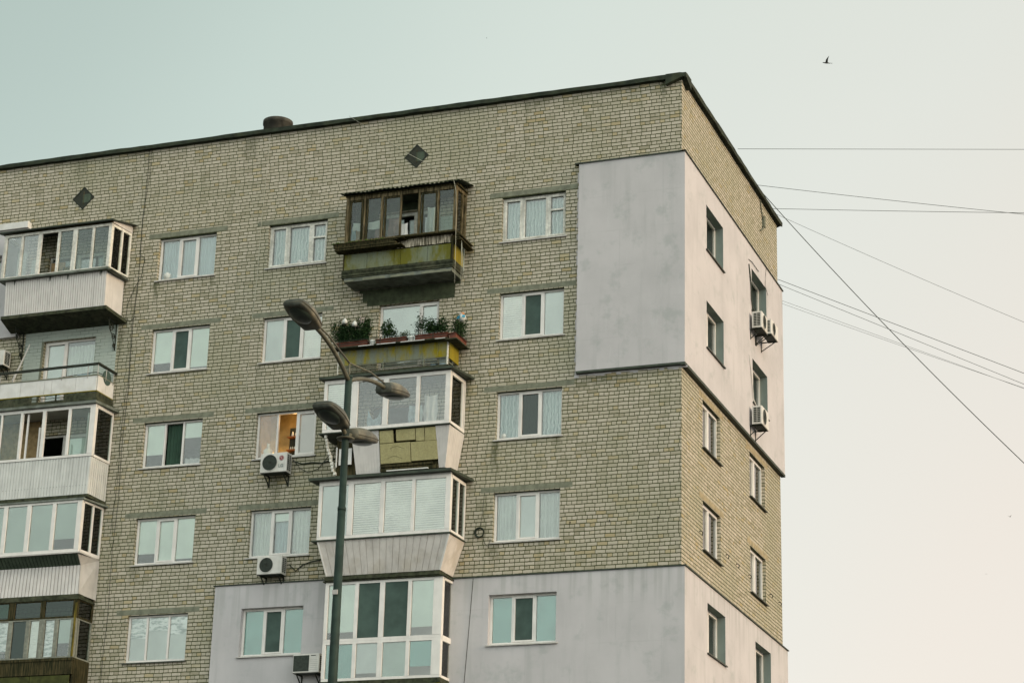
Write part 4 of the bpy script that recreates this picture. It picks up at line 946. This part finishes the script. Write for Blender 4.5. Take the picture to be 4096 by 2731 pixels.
# air conditioners: local frame, x along wall, front faces -y, origin at lower left back corner
def text_mesh(txt, size, m, parent, loc, bold=.004):
    cu = bpy.data.curves.new('t', 'FONT'); cu.body = txt; cu.size = size; cu.extrude = .002; cu.offset = bold
    o = bpy.data.objects.new('t', cu); C.objects.link(o); dg = bpy.context.evaluated_depsgraph_get()
    me = bpy.data.meshes.new_from_object(o.evaluated_get(dg)); bpy.data.objects.remove(o)
    me.materials.clear(); me.materials.append(MT[m])
    t = bpy.data.objects.new('lettering', me); C.objects.link(t); t.parent = parent; t.location = loc; t.rotation_euler = (R(90), 0, 0); return t
def ac(loc, w, h, d, label, rz=0, gap=.12, style='round', fanx=.36):
    a = tag(empty('air_conditioner', loc, rz), label, 'air conditioner', 'outdoor air conditioner units')
    y1, y0 = -gap, -gap-d
    c = MB(); e = .012
    vs = [(e, y0, e), (w-e, y0, e), (w-e, y0, h-e), (e, y0, h-e), (0, y0+e, 0), (w, y0+e, 0), (w, y0+e, h), (0, y0+e, h), (0, y1, 0), (w, y1, 0), (w, y1, h), (0, y1, h)]
    c.mesh(vs, [(0,1,2,3),(4,5,1,0),(5,6,2,1),(6,7,3,2),(7,4,0,3),(4,8,9,5),(5,9,10,6),(6,10,11,7),(7,11,8,4),(8,11,10,9)]); c.build('casing', 'acwhite', a)
    g = MB(); r = h*.42; cx = w*fanx
    if style == 'round': g.disc((cx, y0-.002, h/2), r, 'y', 28, .006)
    else: g.box(.02, w*.62, y0-.008, y0-.001, .04, h-.04)
    g.build('fan_grille', 'acdark', a)
    rg = MB()
    if style == 'round':
        rg.tube([(cx+r*math.cos(t*math.pi/14), y0-.008, h/2+r*math.sin(t*math.pi/14)) for t in range(29)], .009, 5, False); rg.build('grille_ring', 'acwhite', a)
        g2 = MB()
        for k in range(1, 6): g2.tube([(cx+r*k/6*math.cos(t*math.pi/10), y0-.010, h/2+r*k/6*math.sin(t*math.pi/10)) for t in range(21)], .003, 4, False)
        g2.disc((cx, y0-.009, h/2), .05, 'y', 12, .006); g2.build('fan_wire', 'iron', a)
    # coil vents on the flank facing left and right
    for x_ in (-.004, w+.002):
        MB().box(x_-.001, x_+.003, y0+.05, y1-.05, .05, h-.05).build('coil_vent', 'acdark', a)
    for x_ in (-.010, w+.006):
        v = MB()
        for k in range(9): v.box(x_-.001, x_+.003, y0+.05, y1-.05, .05+(h-.1)*k/8-.004, .05+(h-.1)*k/8+.004)
        v.box(x_-.001, x_+.003, (y0+y1)/2-.006, (y0+y1)/2+.006, .05, h-.05)
        v.build('vent_bars', 'acwhite', a)
    for x_ in (.1, w-.12):
        b = MB()
        b.beam((x_, .0, -.02), (x_, y0+.02, -.02), .035, .03); b.beam((x_, .0, -.30), (x_, y0+.06, -.03), .03, .02); b.beam((x_, -.01, -.32), (x_, -.01, 0), .035, .02)
        b.build('bracket', 'iron', a)
    pn = MB(); pn.box(.01, w-.01, y0+.02, y1, -.012, -.001); pn.build('base_tray', 'acdark', a)
    return a
a = ac((-11.88, 0, 17.83), .80, .55, .30, 'white air conditioner with round red logo and two letters below the lit window')
text_mesh('LG', .125, 'logogrey', a, (.555, -.424, .13))
q = MB(); q.disc((.64, -.421, .39), .075, 'y', 24, .004); q.build('emblem', 'logo', a)
q = MB(); cx, cz, yy = .64, .39, -.4275
q.tube([(cx+.062*math.cos(t*.29+.25), yy, cz+.062*math.sin(t*.29+.25)) for t in range(21)], .0045, 4, False)
q.tube([(cx, yy, cz+.035), (cx, yy, cz-.03), (cx+.02, yy, cz-.03)], .005, 4); q.disc((cx-.028, yy+.002, cz+.02), .009, 'y', 8, .003); q.tube([(cx+.06, yy, cz), (cx+.025, yy, cz)], .0045, 4)
q.build('emblem_lines', 'acwhite', a)
ac((-11.78, 0, 14.98), .74, .50, .30, 'weathered white air conditioner without logo on the bricks above the lower plaster', fanx=.38)
a = ac((-10.48, -T, 12.24), .76, .50, .30, 'white air conditioner with square dark grille beside the bottom balcony', style='square', gap=.1)
q = MB(); q.box(.52, .66, -.405, -.4015, .44, .46); [q.box(.50, .72, -.4035, -.4015, .08+k*.05, .083+k*.05) for k in range(6)]; q.build('badge', 'acdark', a)
ac((-21.3, 0, 21.75), .80, .46, .34, 'dark sided air conditioner at the left edge beside open balcony', gap=.1)
ac((.12, 6.80, 23.36), .80, .50, .30, 'nearer of the two air conditioners side by side on the pink end wall', R(90), .08)
ac((.12, 7.48, 23.38), .84, .46, .30, 'farther air conditioner of the upper pair on long brackets', R(90), .20)
ac((.12, 6.68, 20.37), .80, .55, .30, 'single air conditioner below the second far end wall window', R(90), .08)

# planters, pots, plants on the open balcony
def planter(x0, x1, y0, y1, z, h, label):
    q = MB(); q.slab([(x0+.02, y0+.02, z), (x1-.02, y0+.02, z), (x1-.02, y1-.02, z), (x0+.02, y1-.02, z)], (0, 0, h)); q.box(x0, x1, y0, y1, z+h*.85, z+h)
    return tag(q.build('planter', 'terracotta', None, ((x0+x1)/2, (y0+y1)/2, z)), label, 'planter', 'red brown planters on the open balcony')
planter(-9.56, -8.60, -.96, -.74, 21.062, .14, 'red brown planter under the dark bush at the left end')
planter(-8.36, -7.46, -.96, -.74, 21.062, .14, 'red brown planter in the middle between the two white pots')
planter(-7.22, -6.26, -.96, -.74, 21.062, .15, 'red brown planter right of the second white pot')
planter(-6.22, -6.0, -.95, -.12, 21.03, .15, 'red brown planter on the short right side of balcony')
for x, l in ((-8.48, 'white pot between the left and middle planters'), (-7.34, 'white pot between the middle and right planters')):
    q = MB(); q.lathe([(.055, 0), (.072, .03), (.078, .12), (.07, .125), (.07, .15), (.06, .155)], (x, -.87, 21.06), 16); tag(q.build('flower_pot', 'pot', None, (x, -.87, 21.06)), l, 'pot', 'white pots between the planters')
def plant(name, c, w, d, h, n, m, label, leaf=.045, stems=8, seed=1, dense=False, cat='plant'):
    rnd = random.Random(seed); root = empty(name, c); tag(root, label, cat, 'plants on the open balcony')
    s, l = MB(), MB()
    for k in range(stems):
        bxx, by = rnd.uniform(-w/2, w/2)*.8, rnd.uniform(-d/2, d/2)*.6; hh = h*rnd.uniform(.45, 1.); lean = rnd.uniform(-.3, .3)*w*.5
        pts = [Vector((bxx+lean*t*t, by+rnd.uniform(-.02, .02), hh*t)) for t in (0, .3, .6, .85, 1)]
        s.tube(pts, [.006, .005, .004, .003, .002], 4)
        for j in range(n//stems):
            t = rnd.uniform(.12 if dense else .3, 1.); p_ = pts[0].lerp(pts[2], t/.6) if t < .6 else pts[2].lerp(pts[4], (t-.6)/.4)
            p_ = p_ + Vector((rnd.gauss(0, .055), rnd.gauss(0, .04), rnd.gauss(0, .035)))
            az = rnd.uniform(0, 2*math.pi); el_ = rnd.uniform(-.7, .6); dr = Vector((math.cos(az)*math.cos(el_), math.sin(az)*math.cos(el_), math.sin(el_)))
            sd = dr.cross(Vector((rnd.uniform(-1, 1), rnd.uniform(-1, 1), 1))).normalized(); L_ = leaf*rnd.uniform(.6, 1.3)
            l.face(p_, p_+dr*L_*.5+sd*L_*.25, p_+dr*L_, p_+dr*L_*.5-sd*L_*.25)
    s.build('stems', 'stem', root); l.build('foliage', m, root); return root
Z0 = 21.19
plant('bush', (-9.15, -.85, Z0), 1.2, .38, .72, 8500, 'leaf', 'dense dark bush in the left planter', .055, 40, 3, True, 'bush')
plant('leafy_plant', (-8.0, -.85, Z0), .5, .2, .58, 900, 'leaf', 'thin leafy plant in the middle planter', .065, 16, 4)
plant('leafy_plant', (-7.62, -.85, Z0), .4, .15, .2, 260, 'leafpale', 'low seedlings in the middle planter near the second pot', .045, 8, 5)
plant('leafy_plant', (-7.05, -.85, Z0), .32, .15, .72, 420, 'leaf', 'tall spindly plant in front of the window mullion', .06, 7, 6)
plant('leafy_plant', (-6.62, -.85, Z0), .75, .22, .52, 1700, 'leaf', 'bushy tomato like plant in the right planter', .065, 20, 7)
plant('leafy_plant', (-6.1, -.55, Z0), .32, .85, .62, 2000, 'leaf', 'dark drooping plant in the planter at the right corner', .055, 24, 8, True)
plant('climbing_plant', (-9.45, -.6, 21.0), .9, .1, 1.25, 220, 'leafpale', 'wispy climber on strings above the dark bush', .05, 6, 9)
fl = MB(); rnd = random.Random(5)
for i, (fx, fz, m_) in enumerate(((-9.28, 21.72, 'pot'), (-8.98, 21.62, 'pot'))):
    q = MB(); q.lathe([(.075, 0), (.07, .08), (.04, .13), (.01, .16)], (fx, -1.0, fz), 12); tag(q.build('hanging_bell', 'pot', None, (fx, -1.0, fz)), ('white bell shaped ornament at the top left of the dark bush', 'white bell shaped ornament in the middle of the dark bush')[i], 'ornament', 'white ornaments over the bush')
    q.v.clear()
q = MB()
for i in range(26):
    p_ = Vector((-8.80+rnd.gauss(0, .035), -.98+rnd.gauss(0, .03), 21.76+rnd.gauss(0, .06))); q.box(p_.x-.012, p_.x+.012, p_.y-.01, p_.y+.01, p_.z-.012, p_.z+.012)
tag(q.build('flower_cluster', 'flower', None, (-8.8, -.98, 21.76)), 'cluster of pale pinkish flowers at the top right of the dark bush', 'flowers')
# hanging bird-like ornament
h = tag(empty('hanging_ornament', (-5.86, -.9, 21.6)), 'round white and blue ornament hanging on cords at the right end', 'ornament')
q = MB(); q.lathe([(.02, -.11), (.075, -.08), (.10, -.02), (.095, .03), (.07, .06)], (0, 0, 0), 16); q.build('body', 'pot', h)
q = MB(); q.lathe([(.06, .06), (.065, .09), (.05, .13), (.015, .145)], (0, 0, 0), 12); q.build('head', 'orange', h)
q = MB(); q.lathe([(.055, .055), (.068, .08), (.066, .10), (.05, .11)], (-.01, 0, .0), 12); q.build('collar', 'pot', h)
q = MB(); q.mesh([(-.105, -.03, .04), (-.16, -.03, -.03), (-.05, -.108, -.07), (-.03, -.106, .01), (-.03, -.07, .05)], [(0, 1, 2, 3, 4)]); q.slab([(-.16, -.03, -.03), (-.05, -.108, -.07), (-.02, -.106, .02), (-.10, -.04, .045)], (0, -.01, 0)); q.build('wing', 'blue', h)
q = MB(); q.slab([(.03, -.105, -.02), (.10, -.05, -.03), (.09, -.05, .05), (.04, -.09, .04)], (.008, -.012, 0)); q.build('wing', 'blue', h)
q = MB()
for dx in (-.03, .0, .035): q.tube([(dx, 0, .13), (dx*1.3-.05, .02, 1.2), (-.1, .0, 2.25)], .004, 4)
q.build('cord', 'palecord', h)

# washing behind the old wooden balcony's panes
def cloth(x0, x1, y, z0, z1, m, label, name='laundry', cat='laundry', grp='washing hung in the balconies', sag=.04):
    n, k = 14, 8; vs = []
    for j in range(k+1):
        for i in range(n+1):
            x = x0+(x1-x0)*i/n; t = j/k
            vs.append((x+.015*math.sin(j+i*.7), y+.02*math.sin(i*1.1+x0*7)*(t+.3), z1-(z1-z0)*t*(1+.06*math.sin(i*.9+x0*3))-sag*math.sin(math.pi*i/n)*(1-t)))
    q = MB(); q.mesh(vs, [(j*(n+1)+i, j*(n+1)+i+1, (j+1)*(n+1)+i+1, (j+1)*(n+1)+i) for j in range(k) for i in range(n)], True)
    return tag(q.build(name, m, None, (x0, y, z0)), label, cat, grp)
cloth(-9.38, -8.55, -.60, 24.60, 24.86, 'cloth', 'white sheet folded over the line in the old wooden balcony')
cloth(-9.30, -8.98, -.57, 24.2, 24.70, 'brownboard', 'tan cloth hanging below the white sheet')
cloth(-8.72, -8.46, -.56, 24.2, 24.78, 'pinkcloth', 'faded pink patterned cloth beside the white sheet')
cloth(-7.98, -7.72, -.55, 24.0, 24.72, 'cloth', 'white shirt hanging at the open pane of the wooden balcony')
cloth(-7.2, -6.93, -.45, 24.1, 25.15, 'cloth', 'long white towel in the right part of the wooden balcony')
cloth(-9.42, -9.28, -.60, 24.2, 24.68, 'clothblue', 'pale blue cloth at the far left of the wooden balcony')
cloth(-8.36, -8.0, -.45, 24.2, 24.95, 'pinkcloth', 'dull mauve cloth behind the third pane of the wooden balcony')
cloth(-7.0, -6.6, -.6, 18.75, 19.6, 'cloth', 'white garment hanging inside the white balcony above the foam')
cloth(-7.5, -7.1, -.45, 18.9, 19.4, 'clothblue', 'pale blue garment inside the white balcony above the foam')
cloth(-8.6, -8.2, -.7, 18.72, 19.3, 'clothblue', 'grey cloth in the second pane of the white balcony above the foam', sag=.3)
# drying rack and planks on the rail balcony
q = MB(); r0, r1 = Vector((-18.35, -.75, 21.05)), Vector((-17.15, -.75, 21.12))
q.tube([r0, r1], .012, 5); q.tube([r0+Vector((.1, .35, 0)), r1+Vector((.1, .35, 0))], .012, 5); q.tube([r0, r0+Vector((.1, .35, 0))], .012, 5); q.tube([r1, r1+Vector((.1, .35, 0))], .012, 5)
for x in (-18.2, -17.4): q.tube([(x, -.75, 21.08), (x-.12, -.4, 20.31)], .01, 5); q.tube([(x, -.4, 21.08), (x+.15, -.75, 20.31)], .01, 5)
tag(q.build('drying_rack', 'iron', None, (-17.7, -.6, 20.31)), 'black folding drying rack behind the white panels of the rail balcony', 'drying rack')
cloth(-18.15, -17.9, -.77, 20.8, 21.06, 'pinkcloth', 'small reddish cloth on the drying rack', grp=None, sag=.0)
cloth(-17.75, -17.3, -.77, 20.8, 21.09, 'clothblue', 'grey cloth on the drying rack', grp=None, sag=.0)
q = MB(); q.disc((-16.99, -.42, 21.02), .22, 'x', 16, .03); tag(q.build('folding_fan_chair', 'mesh', None, (-16.99, -.42, 20.8)), 'round dark folded seat leaning inside the balcony side rail', 'seat')
q = MB(); q.beam((-20.05, -.5, 21.2), (-19.75, -.3, 22.35), .05, .03); q.beam((-20.1, -.5, 21.2), (-19.85, -.3, 22.1), .04, .03); q.beam((-20.05, -.5, 21.2), (-20.15, -.7, 20.31), .05, .03)
tag(q.build('plank', 'pvcgrey', None, (-20.1, -.5, 20.31)), 'bundle of thin pale planks leaning against whitewashed wall', 'planks')

# ------------------------------------------------------------------ street lamp
px_, py_ = 3.085, -26.985
lamp = tag(empty('street_lamp', (px_, py_, 0)), 'tall grey street lamp post with four dusty lamp heads', 'street lamp')
q = MB(); q.tube([(0, 0, 0), (0, 0, 3), (0, 0, 6.66), (0, 0, 8.95), (0, 0, 8.951), (0, 0, 10.0), (0, 0, 10.76)], [.082, .074, .062, .053, .048, .047, .046], 20); q.tube([(0, 0, 8.93), (0, 0, 8.975)], .056, 20)
q.tube([(0, 0, 10.76), (0, 0, 10.79)], .052, 16); q.build('pole', 'pole', lamp)
MB().box(-.04, .035, -.074, -.06, 7.80, 7.86).build('sticker', 'pvcgrey', lamp)
q = MB(); q.lathe([(.06, 0), (.115, .004), (.12, .02), (.06, .028)], (0, 0, 9.90), 20); q.build('collar', 'arm', lamp)
q = MB(); q.tube([(0, 0, 10.76), (0, 0, 10.98)], .014, 6); q.build('spike', 'arm', lamp)
dl = Vector((.02, -1, 0)).normalized(); sdv = Vector((0, 0, 1)).cross(dl)
def armset(zb, a_len, rise, sgn, stay):
    d = dl*sgn; n = 12
    q = MB(); pts = [Vector((0, 0, zb)) + d*(a_len*t/n) + Vector((0, 0, rise*(1-(1-t/n)**2.2))) for t in range(n+1)]
    q.tube(pts, [.036]+[.030]*(n-1)+[.027], 12); q.build('arm', 'arm', lamp)
    tilt = R(9); ax = (d*math.cos(tilt)+Vector((0, 0, math.sin(tilt)))); upv = sdv.cross(ax); upv = upv if upv.z > 0 else -upv; p0 = pts[-1] - ax*.17
    secs = [(-.02, .135, .075, .05), (0, .15, .10, .06), (.16, .175, .125, .06), (.30, .195, .13, .06), (.44, .195, .115, .058), (.58, .185, .090, .052), (.68, .165, .066, .046), (.725, .14, .045, .038)]
    secs = [(a_*.9, w_*.86, t_*.95, b_) for a_, w_, t_, b_ in secs]; vs, ns = [], 18
    for s, w, tp, bt in secs:
        for k in range(ns):
            t = 2*math.pi*k/ns; cx_, cz_ = math.cos(t), math.sin(t)
            X = w*math.copysign(abs(cx_)**.5, cx_); Zv = (tp*abs(cz_)**.8 if cz_ >= 0 else -bt*abs(cz_)**.35)
            vs.append(p0 + ax*s + sdv*X + upv*Zv)
    fs = [(i*ns+k, i*ns+(k+1) % ns, (i+1)*ns+(k+1) % ns, (i+1)*ns+k) for i in range(len(secs)-1) for k in range(ns)] + [tuple(reversed(range(ns))), tuple((len(secs)-1)*ns+k for k in range(ns))]
    hd = MB().mesh(vs, fs, True).build('lamp_head', 'lampgrey', lamp)
    # seam rim, lens bowl, mounting sleeve
    vs = []; rings = 5
    for j in range(rings):
        f = j/(rings-1)
        for k in range(20):
            t = 2*math.pi*k/20; rx, ry = .22*math.cos(f*math.pi/2*.98), .13*math.cos(f*math.pi/2*.98)
            vs.append(p0 + ax*(.38+rx*math.cos(t)) + sdv*(ry*math.sin(t)) - upv*(.055+.035*math.sin(f*math.pi/2)))
    MB().mesh(vs, [(j*20+k, j*20+(k+1) % 20, (j+1)*20+(k+1) % 20, (j+1)*20+k) for j in range(rings-1) for k in range(20)] + [tuple((rings-1)*20+k for k in range(20))], True).build('lens', 'lamplens', hd)
    rim = MB(); rp = []
    for s, w, tp, bt in secs: rp.append(p0+ax*s+sdv*(w+.004))
    rp2 = [p0+ax*s-sdv*(w+.004) for s, w, tp, bt in secs]; rim.tube(rp, .006, 5); rim.tube(rp2, .006, 5); rim.tube([rp[-1], rp2[-1]], .006, 5); rim.build('rim', 'arm', hd)
    MB().tube([p0-ax*.02, p0+ax*.08], .042, 12).build('sleeve', 'lampgrey', hd)
    if stay:
        e = pts[-1] + Vector((0, 0, .055)) + ax*.05
        s0 = Vector((0, 0, 10.97)); q = MB(); q.tube([s0, s0.lerp(e, .5)+Vector((0, 0, .05)), e], .0125, 6); q.build('stay_rod', 'arm', lamp)
armset(10.72, 1.40, .38, 1, True); armset(10.72, 1.40, .30, -1, True)
armset(9.96, .34, .11, 1, False); armset(9.93, .34, .11, -1, False)

# ------------------------------------------------------------------ overhead wires, from the roof and back of the block to far beyond the frame
C0 = Vector((14.9524, -52.3464, 1.6071)); FP = 5036.6
def ray(px, py): return (fw*FP + r2*(px-1176) - u2*(py-784))
def far(px, py, D):
    d_ = ray(px, py); return C0 + d_*(D/math.hypot(d_.x, d_.y))
def wire(a, sag, end, D, r, label):
    """a: start on the block; runs past the frame to a support far to the right"""
    a = Vector(a); e = far(*end, D); pts = []
    for i in range(31):
        t = i/30*1.6; p_ = a+(e-a)*t; p_.z -= sag*4*t*(1.6-t)/2.56; pts.append(p_)
    q = MB(); q.tube(pts, r*.75, 5); return tag(q.build('overhead_wire', 'cable', None, a), label, 'wire', 'overhead wires running from the block to the right')
wire((0.1, 5.69, 28.62), 0.0, (2352, 343.5), 62, .010, 'highest overhead wire, almost level, leaving the roof edge')
wire((0.1, 8.10, 28.45), .05, (2352, 489), 62, .010, 'second wire from the top, crossing the third at the right')
wire((0.0, 10.0, 28.45), .03, (2352, 487), 62, .010, 'third wire from the top, gently sloping')
wire((0.0, 10.2, 28.42), .1, (2352, 733), 62, .007, 'thin faint wire sloping steadily down under the three top wires')
wire((0.1, 8.8, 28.45), .45, (2352, 1030), 58, .016, 'thickest overhead wire, plunging steeply from the roof')
wire((0.0, 11.0, 26.44), 0., (2352, 857), 62, .011, 'upper wire of the four leaving the back corner')
wire((0.0, 11.05, 26.3), 0., (2352, 882), 62, .009, 'second wire of the four leaving the back corner')
wire((0.0, 11.1, 25.8), 0., (2352, 892), 62, .006, 'third faint wire of the four leaving the back corner')
wire((0.0, 11.1, 25.7), .05, (2352, 887), 62, .006, 'lowest faint wire of the four leaving the back corner')

# ------------------------------------------------------------------ birds
def bird(loc, s, label, heading=0.6):
    b = tag(empty('bird', loc, heading), label, 'bird', 'small dark birds in the sky')
    q = MB(); q.tube([(-.16*s, 0, -.02*s), (-.10*s, 0, 0), (0, 0, .0), (.09*s, 0, .012*s), (.14*s, 0, .018*s), (.165*s, 0, .016*s)], [.008*s, .022*s, .032*s, .024*s, .018*s, .004*s], 8); q.build('body', 'bird', b)
    for sg in (1, -1):
        q = MB(); P_ = [(.05*s, .02*sg*s, .01*s), (.03*s, .14*sg*s, .10*s), (-.08*s, .30*sg*s, .20*s), (-.05*s, .15*sg*s, .085*s), (-.06*s, .02*sg*s, .0)]
        q.slab(P_, (0, 0, .006*s)); q.build('wing', 'bird', b)
    q = MB(); q.slab([(-.14*s, 0, 0), (-.27*s, .04*s, -.02*s), (-.20*s, 0, -.01*s), (-.27*s, -.04*s, -.02*s)], (0, 0, .005*s)); q.build('tail', 'bird', b)
bird((3.954, .255, 28.29), .62, 'largest small bird, flying high in the upper right sky', R(200))
bird((7.569, 5.234, 16.77), .22, 'tiny distant bird near the right edge low in the sky', R(60))
bird((6.834, 5.50, 15.31), .12, 'speck of a bird below the other low one at the right', R(120))
bird((-4.72, -2.673, 28.91), .10, 'speck of a bird high in the sky left of the centre', R(20))
